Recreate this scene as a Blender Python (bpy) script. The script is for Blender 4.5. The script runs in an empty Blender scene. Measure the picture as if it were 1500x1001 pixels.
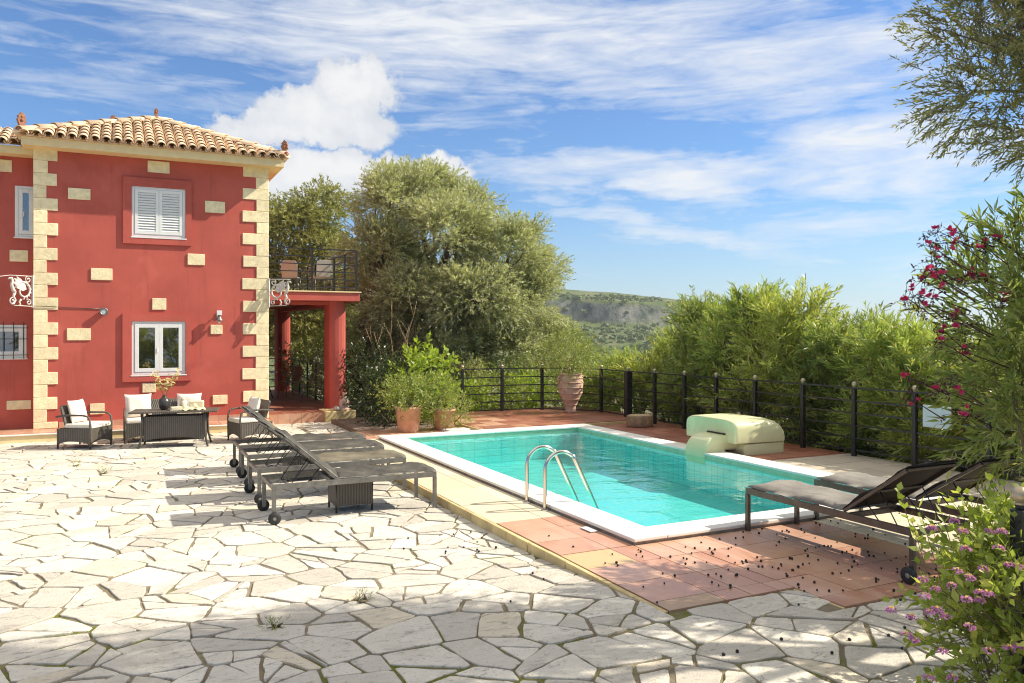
import bpy, math, random
import numpy as np
from mathutils import Vector, Matrix
R=math.radians
rnd=random.Random(7); rng=np.random.default_rng(11)
S=bpy.context.scene; COL=S.collection
# ---------------------------------------------------------------- frame: x = across the pool, y = along the pool away from the camera
CAM=(-4.317,-6.221,2.1); YAW=-math.atan(.49)
EV=(math.cos(YAW),-math.sin(YAW)); EU=(math.sin(YAW),math.cos(YAW))
def cw(x,y):                      # camera-aligned ground coordinates (right, ahead) -> scene x, y
    return (CAM[0]+x*EV[0]+y*EV[1], CAM[1]+x*EU[0]+y*EU[1])
# ---------------------------------------------------------------- node helpers
class NT:
    def __init__(s,tree): s.t=tree; s.n=tree.nodes; s.l=tree.links
    def new(s,k,**kw):
        n=s.n.new(k)
        for a,b in kw.items(): setattr(n,a,b)
        return n
    def put(s,sock,v):
        if isinstance(v,bpy.types.NodeSocket): s.l.new(v,sock)
        elif v is not None:
            if hasattr(sock.default_value,'__len__') and not hasattr(v,'__len__'): v=(v,)*len(sock.default_value)
            if hasattr(sock.default_value,'__len__') and len(sock.default_value)==4 and len(v)==3: v=(*v,1)
            sock.default_value=v
    def math(s,op,a,b=None,c=None,clamp=False):
        n=s.new('ShaderNodeMath',operation=op,use_clamp=clamp); s.put(n.inputs[0],a); s.put(n.inputs[1],b)
        if c is not None: s.put(n.inputs[2],c)
        return n.outputs[0]
    def mix(s,f,a,b,blend='MIX'):
        n=s.new('ShaderNodeMix',data_type='RGBA',blend_type=blend); s.put(n.inputs[0],f); s.put(n.inputs[6],a); s.put(n.inputs[7],b)
        return n.outputs[2]
    def ramp(s,f,p0,p1,c0=(0,0,0),c1=(1,1,1)):
        n=s.new('ShaderNodeValToRGB'); e=n.color_ramp.elements
        e[0].position=p0; e[1].position=p1; e[0].color=(*c0,1); e[1].color=(*c1,1); s.put(n.inputs[0],f); return n.outputs[0]
    def noise(s,vec,scale,detail=4,rough=.55,dist=0):
        n=s.new('ShaderNodeTexNoise'); s.put(n.inputs['Vector'],vec); n.inputs['Scale'].default_value=scale
        n.inputs['Detail'].default_value=detail; n.inputs['Roughness'].default_value=rough; n.inputs['Distortion'].default_value=dist
        return n.outputs[0]
    def mapping(s,vec,scale=(1,1,1),loc=(0,0,0),rot=(0,0,0)):
        n=s.new('ShaderNodeMapping'); s.put(n.inputs[0],vec); n.inputs[1].default_value=loc; n.inputs[2].default_value=rot; n.inputs[3].default_value=scale
        return n.outputs[0]
    def bump(s,h,strength=.3,dist=.01,nrm=None):
        n=s.new('ShaderNodeBump'); n.inputs['Strength'].default_value=strength; n.inputs['Distance'].default_value=dist
        s.put(n.inputs['Height'],h)
        if nrm is not None: s.put(n.inputs['Normal'],nrm)
        return n.outputs[0]
def newmat(name):
    m=bpy.data.materials.new(name); m.use_nodes=True; t=NT(m.node_tree)
    b=t.n['Principled BSDF']; return m,t,b
def obco(t): return t.new('ShaderNodeTexCoord').outputs['Object']
def mat(name,col,rough=.6,metal=0,var=.15,vscale=6,bump=.15,bscale=60,bdist=.004,spec=.5,island=0,col2=None,spots=None):
    m,t,b=newmat(name); co=obco(t)
    n=t.noise(co,vscale,5)
    f=t.ramp(n,.3,.7)
    dark=[c*(1-var) for c in col]; light=[min(1,c*(1+var)) for c in col]
    c=t.mix(f,dark,light)
    if col2 is not None: c=t.mix(t.ramp(t.noise(co,vscale*.37,6,.65),.52,.68),c,col2)
    if island:
        g=t.new('ShaderNodeNewGeometry').outputs['Random Per Island']
        v=t.math('MULTIPLY_ADD',g,2*island,1-island)
        c=t.mix(1,c,v,'MULTIPLY')
    if spots is not None: c=t.mix(t.ramp(t.noise(co,spots[1],7,.7),spots[2],spots[2]+.1),c,spots[0])
    t.put(b.inputs['Base Color'],c); b.inputs['Roughness'].default_value=rough; b.inputs['Metallic'].default_value=metal
    b.inputs['Specular IOR Level'].default_value=spec
    if bump: t.put(b.inputs['Normal'],t.bump(t.noise(co,bscale,4),bump,bdist))
    return m
def leafmat(name,c1,c2,trans=.35,rough=.5,c3=None,spec=.4):
    m,t,b=newmat(name)
    g=t.new('ShaderNodeNewGeometry').outputs['Random Per Island']
    co=obco(t); n=t.noise(co,1.3,3)
    f=t.math('ADD',t.math('MULTIPLY',g,.75),t.math('MULTIPLY',n,.35),clamp=True)
    c=t.mix(f,c1,c2)
    if c3 is not None: c=t.mix(t.math('GREATER_THAN',g,.9),c,c3)
    t.put(b.inputs['Base Color'],c); b.inputs['Roughness'].default_value=rough; b.inputs['Specular IOR Level'].default_value=spec
    tr=t.new('ShaderNodeBsdfTranslucent'); t.put(tr.inputs[0],t.mix(1,c,(1.25,1.3,.6),'MULTIPLY'))
    mx=t.new('ShaderNodeMixShader'); mx.inputs[0].default_value=trans
    t.l.new(b.outputs[0],mx.inputs[1]); t.l.new(tr.outputs[0],mx.inputs[2]); t.l.new(mx.outputs[0],t.n['Material Output'].inputs[0])
    return m
# ---------------------------------------------------------------- object helpers
def link(o,parent=None):
    COL.objects.link(o)
    if parent is not None: o.parent=parent
    return o
def tag(o,label=None,cat=None,group=None,kind=None):
    if label: o['label']=label
    if cat: o['category']=cat
    if group: o['group']=group
    if kind: o['kind']=kind
    return o
def empty(name,loc,label,cat,group=None,rz=0):
    o=bpy.data.objects.new(name,None); o.location=loc; o.rotation_euler=(0,0,rz); o.empty_display_size=.1
    link(o); return tag(o,label,cat,group)
def copy_tree(o,parent=None):
    c=o.copy(); COL.objects.link(c)
    if parent is not None: c.parent=parent
    for ch in list(o.children): copy_tree(ch,c)
    return c
class MB:
    def __init__(s): s.v=[];s.f=[];s.m=[];s.sm=[]
    def add(s,vs,fs,mi=0,smooth=False):
        o=len(s.v); s.v+= [tuple(v) for v in vs]; s.f+=[tuple(i+o for i in f) for f in fs]; s.m+=[mi]*len(fs); s.sm+=[smooth]*len(fs); return s
    def box(s,c,d,rot=None,mi=0):
        x,y,z=[k/2 for k in d]; vs=[Vector((i*x,j*y,k*z)) for k in(-1,1) for j in(-1,1) for i in(-1,1)]
        if rot is not None:
            M=rot if isinstance(rot,Matrix) else Matrix.Rotation(rot,3,'Z'); vs=[M@v for v in vs]
        vs=[v+Vector(c) for v in vs]
        return s.add(vs,[(0,2,3,1),(4,5,7,6),(0,1,5,4),(2,6,7,3),(0,4,6,2),(1,3,7,5)],mi)
    def bx(s,x0,x1,y0,y1,z0,z1,mi=0): return s.box(((x0+x1)/2,(y0+y1)/2,(z0+z1)/2),(x1-x0,y1-y0,z1-z0),None,mi)
    def beam(s,p,q,w,h,mi=0,up=(0,0,1)):
        p,q=Vector(p),Vector(q); d=q-p; L=d.length; d.normalize(); u=Vector(up)
        if abs(d.dot(u))>.98: u=Vector((0,1,0))
        a=d.cross(u).normalized(); c=a.cross(d)
        M=Matrix((a,d,c)).transposed()
        return s.box((p+q)/2,(w,L,h),M,mi)
    def tube(s,pts,rad,seg=8,mi=0,caps=True,smooth=True):
        pts=[Vector(p) for p in pts]; n=len(pts)
        if not hasattr(rad,'__len__'): rad=[rad]*n
        vs=[];u=None
        for i,p in enumerate(pts):
            d=(pts[min(i+1,n-1)]-pts[max(i-1,0)]).normalized()
            if u is None:
                r=Vector((0,0,1)) if abs(d.z)<.9 else Vector((1,0,0)); u=d.cross(r).normalized()
            else: u=(u-d*u.dot(d)).normalized()
            w=d.cross(u)
            for k in range(seg):
                a=2*math.pi*k/seg; vs.append(p+(u*math.cos(a)+w*math.sin(a))*rad[i])
        fs=[(i*seg+k,i*seg+(k+1)%seg,(i+1)*seg+(k+1)%seg,(i+1)*seg+k) for i in range(n-1) for k in range(seg)]
        s.add(vs,fs,mi,smooth)
        if caps: 
            o=len(s.v)-len(vs)
            s.f+=[tuple(o+k for k in reversed(range(seg))),tuple(o+(n-1)*seg+k for k in range(seg))]; s.m+=[mi]*2; s.sm+=[False]*2
        return s
    def lathe(s,prof,c=(0,0,0),seg=24,mi=0,smooth=True):
        vs=[(c[0]+r*math.cos(2*math.pi*k/seg),c[1]+r*math.sin(2*math.pi*k/seg),c[2]+z) for r,z in prof for k in range(seg)]
        n=len(prof)
        fs=[(i*seg+k,i*seg+(k+1)%seg,(i+1)*seg+(k+1)%seg,(i+1)*seg+k) for i in range(n-1) for k in range(seg)]
        return s.add(vs,fs,mi,smooth)
    def prism(s,poly,z0,z1,mi=0,T=None):
        n=len(poly); vs=[Vector((x,y,z0)) for x,y in poly]+[Vector((x,y,z1)) for x,y in poly]
        if T is not None: vs=[T@v for v in vs]
        fs=[tuple(reversed(range(n))),tuple(range(n,2*n))]+[(i,(i+1)%n,n+(i+1)%n,n+i) for i in range(n)]
        return s.add(vs,fs,mi)
    def ball(s,c,r,seg=12,rings=8,mi=0,sc=(1,1,1)):
        prof=[(max(1e-4,math.sin(math.pi*i/rings))*r*sc[0],-math.cos(math.pi*i/rings)*r*sc[2]) for i in range(rings+1)]
        return s.lathe(prof,c,seg,mi)
    def build(s,name,mats,parent=None,bevel=0,loc=None,rz=0,seg=2):
        me=bpy.data.meshes.new(name); me.from_pydata(s.v,[],s.f)
        for m in (mats if isinstance(mats,(list,tuple)) else [mats]): me.materials.append(m)
        me.polygons.foreach_set('material_index',s.m); me.polygons.foreach_set('use_smooth',s.sm); me.update()
        o=bpy.data.objects.new(name,me); link(o,parent)
        if loc is not None: o.location=loc
        if rz: o.rotation_euler=(0,0,rz)
        if bevel:
            b=o.modifiers.new('bevel','BEVEL'); b.width=bevel; b.segments=seg; b.limit_method='ANGLE'; b.angle_limit=R(40)
        return o
def quads(name,V,mats,parent=None,idx=None):
    """V: (n,4,3) array of loose quads"""
    n=len(V); me=bpy.data.meshes.new(name); me.vertices.add(4*n); me.vertices.foreach_set('co',np.ascontiguousarray(V,dtype=np.float32).ravel())
    me.loops.add(4*n); me.loops.foreach_set('vertex_index',np.arange(4*n,dtype=np.int32))
    me.polygons.add(n); me.polygons.foreach_set('loop_start',np.arange(0,4*n,4,dtype=np.int32))
    for m in (mats if isinstance(mats,(list,tuple)) else [mats]): me.materials.append(m)
    if idx is not None: me.polygons.foreach_set('material_index',np.asarray(idx,dtype=np.int32))
    me.update(calc_edges=True); me.validate()
    o=bpy.data.objects.new(name,me); return link(o,parent)
# ---------------------------------------------------------------- foliage
def norm(a): return a/np.maximum(np.linalg.norm(a,axis=-1,keepdims=True),1e-9)
def rand_dir(n): return norm(rng.normal(size=(n,3)))
def twigs(P,D,L,nw,per,ll,lw,ang,droop=.15,t0=.15,jit=.25,lens=.25):
    """leaves in whorls along twigs: P,D (n,3) start and direction, L (n,) length -> (m,4,3) leaf quads"""
    n=len(P); D=norm(D); L=np.broadcast_to(np.asarray(L,float),(n,))
    t=np.linspace(t0,1,nw)[None,:,None]
    C=P[:,None]+D[:,None]*L[:,None,None]*t; C[:,:,2]-=droop*(t[:,:,0]**2)*L[:,None]
    r=np.tile(np.array([.31,.17,.93]),(n,1))+rng.normal(size=(n,3))*.1
    U=norm(np.cross(D,r)); W=np.cross(D,U)
    ph=(rng.random((n,1,1))*6.28+np.arange(nw)[None,:,None]*2.4+np.arange(per)[None,None,:]*(2*math.pi/per)+rng.normal(size=(n,nw,per))*jit)[...,None]
    a=ang*(1+.3*rng.normal(size=(n,nw,per,1))); a=a*(1-.45*t[...,None])
    d=D[:,None,None]*np.cos(a)+(U[:,None,None]*np.cos(ph)+W[:,None,None]*np.sin(ph))*np.sin(a)
    d=norm(d+rng.normal(size=d.shape)*.12)
    nn=norm(D[:,None,None]-d*np.sum(D[:,None,None]*d,-1,keepdims=True)+rng.normal(size=d.shape)*.35)
    sd=norm(np.cross(d,nn)); l=ll*(1+lens*rng.normal(size=(n,nw,per,1))); w=lw*(.75+.5*rng.random((n,nw,per,1)))*.5
    B=np.broadcast_to(C[:,:,None],d.shape)
    sag=np.zeros_like(d); sag[...,2]=-l[...,0]*.12*rng.random(d.shape[:-1])
    V=np.stack([B,B+d*l*.45+sd*w,B+d*l+sag,B+d*l*.45-sd*w],axis=-2)
    return V.reshape(-1,4,3)
def stems(P,Q,r):
    """thin three-sided twigs"""
    d=norm(Q-P); u=norm(np.cross(d,np.array([.3,.5,.81]))); w=np.cross(d,u); out=[]
    for k in range(3):
        a0,a1=2.094*k,2.094*(k+1)
        o0=(u*math.cos(a0)+w*math.sin(a0))*r; o1=(u*math.cos(a1)+w*math.sin(a1))*r
        out.append(np.stack([P+o0,P+o1,Q+o1*.5,Q+o0*.5],axis=1))
    return np.concatenate(out)
def limb(mb,p,q,r0,r1,wob=.08,n=6,seg=7):
    p,q=Vector(p),Vector(q); L=(q-p).length; pts=[]
    for i in range(n+1):
        t=i/n; w=math.sin(t*math.pi)*wob*L
        pts.append(p.lerp(q,t)+Vector((rnd.uniform(-w,w),rnd.uniform(-w,w),rnd.uniform(-w,w)*.5)))
    mb.tube(pts,[r0+(r1-r0)*i/n for i in range(n+1)],seg)
    return pts
# ================================================================ materials
M={}
def stucco(name,col):
    m,t,b=newmat(name); co=obco(t)
    c=t.mix(t.ramp(t.noise(co,.9,5,.6),.35,.68),[k*.86 for k in col],[k*1.12 for k in col])
    c=t.mix(t.math('MULTIPLY',t.ramp(t.noise(t.mapping(co,(1,1,.25)),2.6,6,.65),.55,.8),.3),c,[min(1,k*1.2+.012) for k in col])
    c=t.mix(t.math('MULTIPLY',t.ramp(t.noise(t.mapping(co,(5,5,.35),(2,0,1)),1.6,7,.7),.56,.72),.45),c,[k*.62 for k in col])      # rain streaks
    c=t.mix(t.math('MULTIPLY',t.ramp(t.noise(t.mapping(co,loc=(7,2,5)),1.3,3,.5),.60,.66),.25),c,[min(1,k*1.25+.03) for k in col])  # repainted patches
    c=t.mix(t.math('MULTIPLY',t.ramp(t.noise(co,16,6,.7),.62,.75),.3),c,[k*.7 for k in col])
    t.put(b.inputs['Base Color'],c); b.inputs['Roughness'].default_value=.85; b.inputs['Specular IOR Level'].default_value=.25
    t.put(b.inputs['Normal'],t.bump(t.math('ADD',t.noise(co,90,3),t.math('MULTIPLY',t.noise(co,3.5,4),1.5)),.3,.006)); return m
M['red']=stucco('red_stucco',(.50,.108,.08))
M['cream_paint']=mat('cream_paint',(.80,.62,.33),.7,var=.06,bump=.05)
M['quoin']=mat('sandstone_block',(.92,.75,.46),.85,var=.15,vscale=9,bump=.6,bscale=30,bdist=.014,island=.13,spots=((.62,.42,.2),8,.62))
M['white']=mat('white_enamel',(.78,.78,.75),.4,var=.03,bump=.03)
M['roof']=mat('clay_roof_tile',(.80,.59,.39),.85,var=.15,vscale=5,bump=.3,bscale=50,island=.24,spots=((.33,.16,.09),4,.6))
M['terracotta']=mat('terracotta',(.64,.37,.22),.8,var=.16,vscale=8,bump=.3,col2=(.70,.48,.33))
M['terra_pale']=mat('pale_old_terracotta',(.60,.39,.28),.85,var=.2,vscale=9,bump=.4,col2=(.68,.52,.41))
M['terra_dark']=mat('old_terracotta',(.35,.15,.08),.85,var=.3,vscale=20,bump=.5)
M['iron']=mat('black_iron',(.014,.014,.015),.38,.0,var=.2,bump=.1,spec=.6)
M['steel']=mat('brushed_steel',(.72,.68,.6),.16,1,var=.05,bump=.02,bscale=120)
M['grey_metal']=mat('grey_metal_frame',(.185,.178,.16),.42,.4,var=.25,vscale=14,bump=.12)
M['dark_metal']=mat('dark_bronze_frame',(.11,.09,.075),.4,.6,var=.2,vscale=14,bump=.1)
M['rubber']=mat('black_rubber',(.02,.02,.02),.6,var=.1)
M['hub']=mat('grey_plastic',(.30,.29,.27),.5,var=.1)
M['sling']=mat('charcoal_quilt',(.060,.054,.044),.75,var=.4,vscale=6,bump=.8,bscale=8,bdist=.03,col2=(.115,.105,.08),spots=((.24,.225,.19),11,.66))
M['sling_olive']=mat('faded_khaki_quilt',(.135,.115,.075),.8,var=.3,vscale=5,bump=.5,bscale=9,bdist=.02,col2=(.20,.175,.12))
M['sling_grey']=mat('warm_grey_quilt',(.20,.18,.155),.8,var=.25,vscale=5,bump=.5,bscale=9,bdist=.02,col2=(.26,.235,.20))
M['bracket']=mat('aged_white_iron',(.60,.56,.50),.6,var=.2,vscale=20)
M['sling_edge']=mat('worn_quilt_edge',(.34,.32,.27),.85,var=.3,vscale=30,bump=.3)
M['sling_dark']=mat('black_mesh_fabric',(.020,.016,.013),.7,var=.2,bump=.2,bscale=120,spec=.2)
M['cushion']=mat('cream_cotton',(.80,.72,.61),.9,var=.05,vscale=4,bump=.35,bscale=14,bdist=.02)
M['ceramic']=mat('dark_glazed_ceramic',(.06,.055,.05),.3,.3,var=.4,vscale=12,bump=.1)
M['ivory']=mat('ivory_ceramic',(.76,.68,.48),.5,var=.1)
M['cloth']=mat('pale_yellow_cloth',(.75,.66,.38),.9,var=.15,vscale=14,bump=.6,bscale=20,bdist=.02)
M['box_cream']=mat('cream_fibreglass',(.71,.70,.41),.42,var=.08,vscale=3,bump=.05,bscale=20,spots=((.52,.46,.27),2.6,.63))
M['wood']=mat('cut_log_bark',(.30,.20,.11),.9,var=.35,vscale=9,bump=.8,bscale=25,bdist=.02)
M['wood_end']=mat('cut_log_face',(.48,.36,.21),.85,var=.2,vscale=12,bump=.3)
M['bark']=mat('olive_bark',(.15,.12,.085),.95,var=.4,vscale=5,bump=.9,bscale=14,bdist=.05)
M['stem']=mat('green_brown_stem',(.19,.15,.08),.85,var=.3,vscale=10,bump=.2)
M['soil']=mat('potting_soil',(.06,.04,.025),.95,var=.3)
M['rock']=mat('pale_rock',(.55,.47,.40),.9,var=.25,vscale=9,bump=.6,bscale=20,bdist=.02)
M['pink_rock']=mat('pinkish_stone',(.55,.37,.29),.9,var=.2,vscale=9,bump=.6,bscale=20,bdist=.02)
M['coping']=mat('white_marble_coping',(.80,.77,.70),.55,var=.07,vscale=4,bump=.2,bscale=40,island=.06,spots=((.55,.49,.38),6,.66))
M['copunder']=mat('weathered_coping_edge',(.40,.33,.25),.8,var=.3,vscale=12)
M['glass_dark']=mat('window_glass',(.012,.014,.010),.02,var=.1,bump=0,spec=1)
M['glass_dark'].node_tree.nodes['Principled BSDF'].inputs['IOR'].default_value=2.1
M['sand_step']=mat('sandstone_kerb',(.60,.46,.22),.85,var=.22,vscale=5,bump=.4,bscale=30,bdist=.01,spots=((.30,.20,.09),6,.62))
M['olive_fruit']=mat('black_olive',(.012,.010,.010),.45,var=.3)
M['gold']=mat('weathered_gold',(.48,.40,.27),.35,.5,var=.15)
M['lamp_glass']=mat('clear_lamp_glass',(.55,.57,.55),.08,0,var=.05,spec=.8,bump=0)
M['sign']=mat('pale_sign_panel',(.55,.66,.72),.4,var=.1)
M['plastic_white']=mat('white_plastic',(.74,.73,.70),.45,var=.05)
M['rattan']=mat('tan_rattan',(.42,.29,.15),.7,var=.25,vscale=20,bump=.4,bscale=60)
def wicker(name,c1,c2,sc):
    m,t,b=newmat(name); co=obco(t); se=t.new('ShaderNodeSeparateXYZ'); t.put(se.inputs[0],co)
    h=t.math('ADD',se.outputs[0],se.outputs[1])
    v=t.math('SINE',t.math('MULTIPLY',h,sc)); z=t.math('SINE',t.math('MULTIPLY',se.outputs[2],sc*1.6))
    w=t.math('MULTIPLY_ADD',t.math('MULTIPLY',v,t.math('MULTIPLY_ADD',z,.35,.65)),.5,.5)
    c=t.mix(w,c1,c2); c=t.mix(t.math('MULTIPLY',t.noise(co,7,4),.5),c,[k*.55 for k in c1])
    t.put(b.inputs['Base Color'],c); b.inputs['Roughness'].default_value=.5; t.put(b.inputs['Normal'],t.bump(w,.8,.008)); return m
M['wicker']=wicker('grey_brown_wicker',(.035,.03,.024),(.20,.175,.14),190)
# ---- crazy paving
def stone_mat():
    m,t,b=newmat('white_paving_stone'); co=obco(t); g=t.new('ShaderNodeNewGeometry').outputs['Random Per Island']
    c=t.mix(g,(.54,.495,.42),(.80,.745,.635))
    c=t.mix(t.ramp(t.math('FRACT',t.math('MULTIPLY',g,7.31)),.89,.93),c,(.72,.63,.48))
    n=t.noise(co,2.2,8,.68,.6)
    c=t.mix(t.math('MULTIPLY',t.ramp(n,.50,.70),.5),c,(.50,.44,.34))
    c=t.mix(t.math('MULTIPLY',t.ramp(t.noise(t.mapping(co,(1,2.2,1),rot=(0,0,.6)),7,9,.75,1.2),.54,.66),.75),c,(.22,.20,.17))
    c=t.mix(t.math('MULTIPLY',t.ramp(t.noise(co,46,3,.6),.63,.71),.6),c,(.17,.15,.125))
    t.put(b.inputs['Base Color'],c); b.inputs['Roughness'].default_value=.72; b.inputs['Specular IOR Level'].default_value=.35
    h=t.math('ADD',t.noise(t.mapping(co,(1,2,1),rot=(0,0,.6)),7,8,.72,.8),t.math('MULTIPLY',t.noise(co,70,3),.25))
    t.put(b.inputs['Normal'],t.bump(h,.7,.03)); return m
M['stone']=stone_mat()
def mortar_mat():
    m,t,b=newmat('sandy_mortar'); co=obco(t)
    c=t.mix(t.ramp(t.noise(co,3,6,.7),.35,.7),(.19,.155,.105),(.38,.32,.23))
    c=t.mix(t.ramp(t.noise(co,40,3),.6,.75),c,(.2,.16,.1))
    c=t.mix(t.math('MULTIPLY',t.ramp(t.noise(t.mapping(co,loc=(3,1,0)),.55,5,.65),.50,.58),t.ramp(t.noise(co,6,5,.7),.42,.58)),c,(.15,.165,.018))
    t.put(b.inputs['Base Color'],c); b.inputs['Roughness'].default_value=.95; b.inputs['Specular IOR Level'].default_value=.1
    t.put(b.inputs['Normal'],t.bump(t.noise(co,45,6,.7),.8,.02)); return m
M['mortar']=mortar_mat()
# ---- deck tiles
def tile_mat(name,ca,cb,rough=.35,stain=(.2,.1,.06),amt=.4):
    m,t,b=newmat(name); co=obco(t); g=t.new('ShaderNodeNewGeometry').outputs['Random Per Island']
    c=t.mix(g,ca,cb); n=t.noise(t.mapping(co,(1,.5,1)),2.7,8,.65,.8)
    c=t.mix(t.math('MULTIPLY',t.ramp(n,.48,.72),amt),c,stain)
    t.put(b.inputs['Base Color'],c); t.put(b.inputs['Roughness'],t.math('MULTIPLY_ADD',n,.5,rough-.18))
    t.put(b.inputs['Normal'],t.bump(t.noise(co,14,6,.6),.12,.01)); return m
M['tile_red']=tile_mat('red_terracotta_tile',(.47,.225,.14),(.60,.35,.235),.27,(.68,.47,.35),.6)
M['tile_wine']=tile_mat('wine_red_tile',(.25,.085,.05),(.36,.14,.09),.38,(.42,.24,.17),.4)
M['tile_cream']=tile_mat('cream_tile',(.64,.54,.37),(.72,.63,.46),.55,(.55,.43,.27),.35)
M['tile_ochre']=tile_mat('ochre_tile',(.56,.39,.20),(.60,.42,.22),.4,(.45,.26,.1),.4)
M['tile_brown']=tile_mat('brown_tile',(.42,.28,.18),(.46,.31,.2),.45,(.3,.2,.12),.4)
M['tile_grey']=tile_mat('grey_beige_tile',(.46,.40,.31),(.54,.47,.37),.55,(.36,.3,.22),.4)
M['grout']=mat('tile_grout',(.16,.11,.08),.9,var=.2)
# ---- pool
def pool_mat():
    m,t,b=newmat('turquoise_mosaic'); co=obco(t); se=t.new('ShaderNodeSeparateXYZ'); t.put(se.inputs[0],co)
    def ln(o,p,w): return t.math('LESS_THAN',t.math('FRACT',t.math('DIVIDE',t.math('ADD',o,50.013),p)),w)
    g=t.math('MAXIMUM',t.math('MAXIMUM',ln(se.outputs[0],.28,.05),ln(se.outputs[1],.14,.09)),ln(se.outputs[2],.14,.09))
    c=t.mix(t.noise(co,3,4),(.19,.84,.80),(.29,.90,.86))
    c=t.mix(t.math('MULTIPLY',g,.6),c,(.07,.50,.51))
    t.put(b.inputs['Base Color'],c); b.inputs['Roughness'].default_value=.4; return m
M['pool']=pool_mat()
M['pool_band']=mat('pale_green_tile_band',(.50,.58,.40),.4,var=.12,vscale=9)
def water_mat():
    m,t,b=newmat('clear_water'); t.n.remove(b); co=obco(t)
    h=t.math('ADD',t.noise(t.mapping(co,(1,1.4,1)),2.1,3,.5,.5),t.math('MULTIPLY',t.noise(co,7,2,.5,.4),.22))
    nb=t.bump(h,.26,.06)
    tr=t.new('ShaderNodeBsdfTransparent'); tr.inputs[0].default_value=(.78,.99,.98,1)
    gl=t.new('ShaderNodeBsdfGlossy'); gl.inputs['Roughness'].default_value=.015; t.put(gl.inputs['Normal'],nb)
    vm=t.new('ShaderNodeVectorMath',operation='DOT_PRODUCT'); t.put(vm.inputs[0],nb); t.put(vm.inputs[1],t.new('ShaderNodeNewGeometry').outputs['Incoming'])
    ca=t.math('ABSOLUTE',vm.outputs['Value']); fr=t.math('MULTIPLY_ADD',t.math('POWER',t.math('SUBTRACT',1,ca,clamp=True),5),.98,.02)   # Fresnel for water, the same from both sides
    mx=t.new('ShaderNodeMixShader'); t.put(mx.inputs[0],fr); t.l.new(tr.outputs[0],mx.inputs[1]); t.l.new(gl.outputs[0],mx.inputs[2])
    t.l.new(mx.outputs[0],t.n['Material Output'].inputs[0]); return m
M['water']=water_mat()
# ---- ground, hill, sea
def ground_mat():
    m,t,b=newmat('dry_scrub_ground'); co=obco(t)
    c=t.mix(t.ramp(t.noise(co,.8,7,.7),.4,.62),(.10,.115,.035),(.26,.21,.13)); c=t.mix(t.ramp(t.noise(co,5,5,.7),.5,.65),c,(.05,.06,.02))
    t.put(b.inputs['Base Color'],c); b.inputs['Roughness'].default_value=.95; return m
M['ground']=ground_mat()
def hill_mat():
    m,t,b=newmat('scrub_hillside'); co=obco(t); ge=t.new('ShaderNodeNewGeometry'); se=t.new('ShaderNodeSeparateXYZ'); t.put(se.inputs[0],ge.outputs['Normal'])
    c=t.mix(t.ramp(t.noise(co,.045,8,.7),.45,.63),(.12,.165,.045),(.27,.26,.13))
    c=t.mix(t.ramp(t.noise(co,.25,6,.7),.5,.6),c,(.06,.09,.03))
    rk=t.mix(t.ramp(t.noise(t.mapping(co,(1,1,.25)),.14,7,.75),.38,.62),(.05,.075,.06),(.30,.29,.24))
    steep=t.ramp(se.outputs[2],.5,.78,(1,1,1),(0,0,0))
    c=t.mix(steep,c,rk)
    t.put(b.inputs['Base Color'],c); b.inputs['Roughness'].default_value=.95; b.inputs['Specular IOR Level'].default_value=.1
    t.put(b.inputs['Normal'],t.bump(t.noise(co,.3,8,.75),.9,3)); return m
M['hill']=hill_mat()
M['scrub']=leafmat('hill_scrub_leaf',(.075,.115,.035),(.18,.215,.075),.1,.9)
def sea_mat():
    m,t,b=newmat('calm_sea'); co=obco(t); b.inputs['Base Color'].default_value=(.045,.11,.17,1); b.inputs['Roughness'].default_value=.35
    t.put(b.inputs['Normal'],t.bump(t.noise(co,.05,4),.2,1)); return m
M['sea']=sea_mat()
# ---- leaves
M['l_olive']=leafmat('olive_leaf',(.25,.26,.125),(.54,.545,.35),.42,.45,(.66,.66,.54))
M['l_olive_near']=leafmat('olive_leaf_near',(.15,.15,.06),(.37,.36,.19),.42,.4,(.44,.39,.19))
M['l_olive_far']=leafmat('olive_leaf_yellowish',(.19,.20,.055),(.42,.42,.17),.3,.5)
M['l_oleander']=leafmat('oleander_leaf',(.18,.255,.055),(.47,.53,.16),.44,.38,(.56,.52,.17))
M['l_oleander_b']=leafmat('oleander_leaf_olive',(.14,.205,.05),(.38,.43,.14),.44,.38,(.50,.44,.16))
M['l_oleander_c']=leafmat('oleander_leaf_yellow',(.22,.28,.055),(.55,.56,.17),.45,.38,(.60,.55,.22))
M['l_oleander_near']=leafmat('oleander_leaf_near',(.14,.20,.05),(.38,.43,.145),.42,.38,(.48,.50,.2))
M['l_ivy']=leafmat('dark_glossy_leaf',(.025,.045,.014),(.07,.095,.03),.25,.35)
M['l_bright']=leafmat('bright_green_leaf',(.20,.30,.03),(.40,.48,.08),.45,.45)
M['l_mid']=leafmat('mid_green_leaf',(.14,.19,.035),(.33,.37,.10),.35,.45,(.48,.45,.17))
M['l_lantana']=leafmat('lantana_leaf',(.19,.26,.045),(.44,.50,.12),.45,.5,(.56,.56,.16))
M['f_pink']=leafmat('magenta_petal',(.55,.02,.13),(.78,.07,.28),.35,.6)
M['f_dark']=leafmat('wilted_purple_pod',(.045,.012,.02),(.10,.03,.045),.15,.7)
M['f_lilac']=leafmat('lilac_petal',(.45,.16,.50),(.66,.34,.68),.35,.6)
M['f_yellow']=leafmat('yellow_petal',(.78,.55,.12),(.85,.72,.35),.3,.6)
M['f_white']=leafmat('cream_petal',(.75,.62,.30),(.85,.80,.62),.3,.6)
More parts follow.
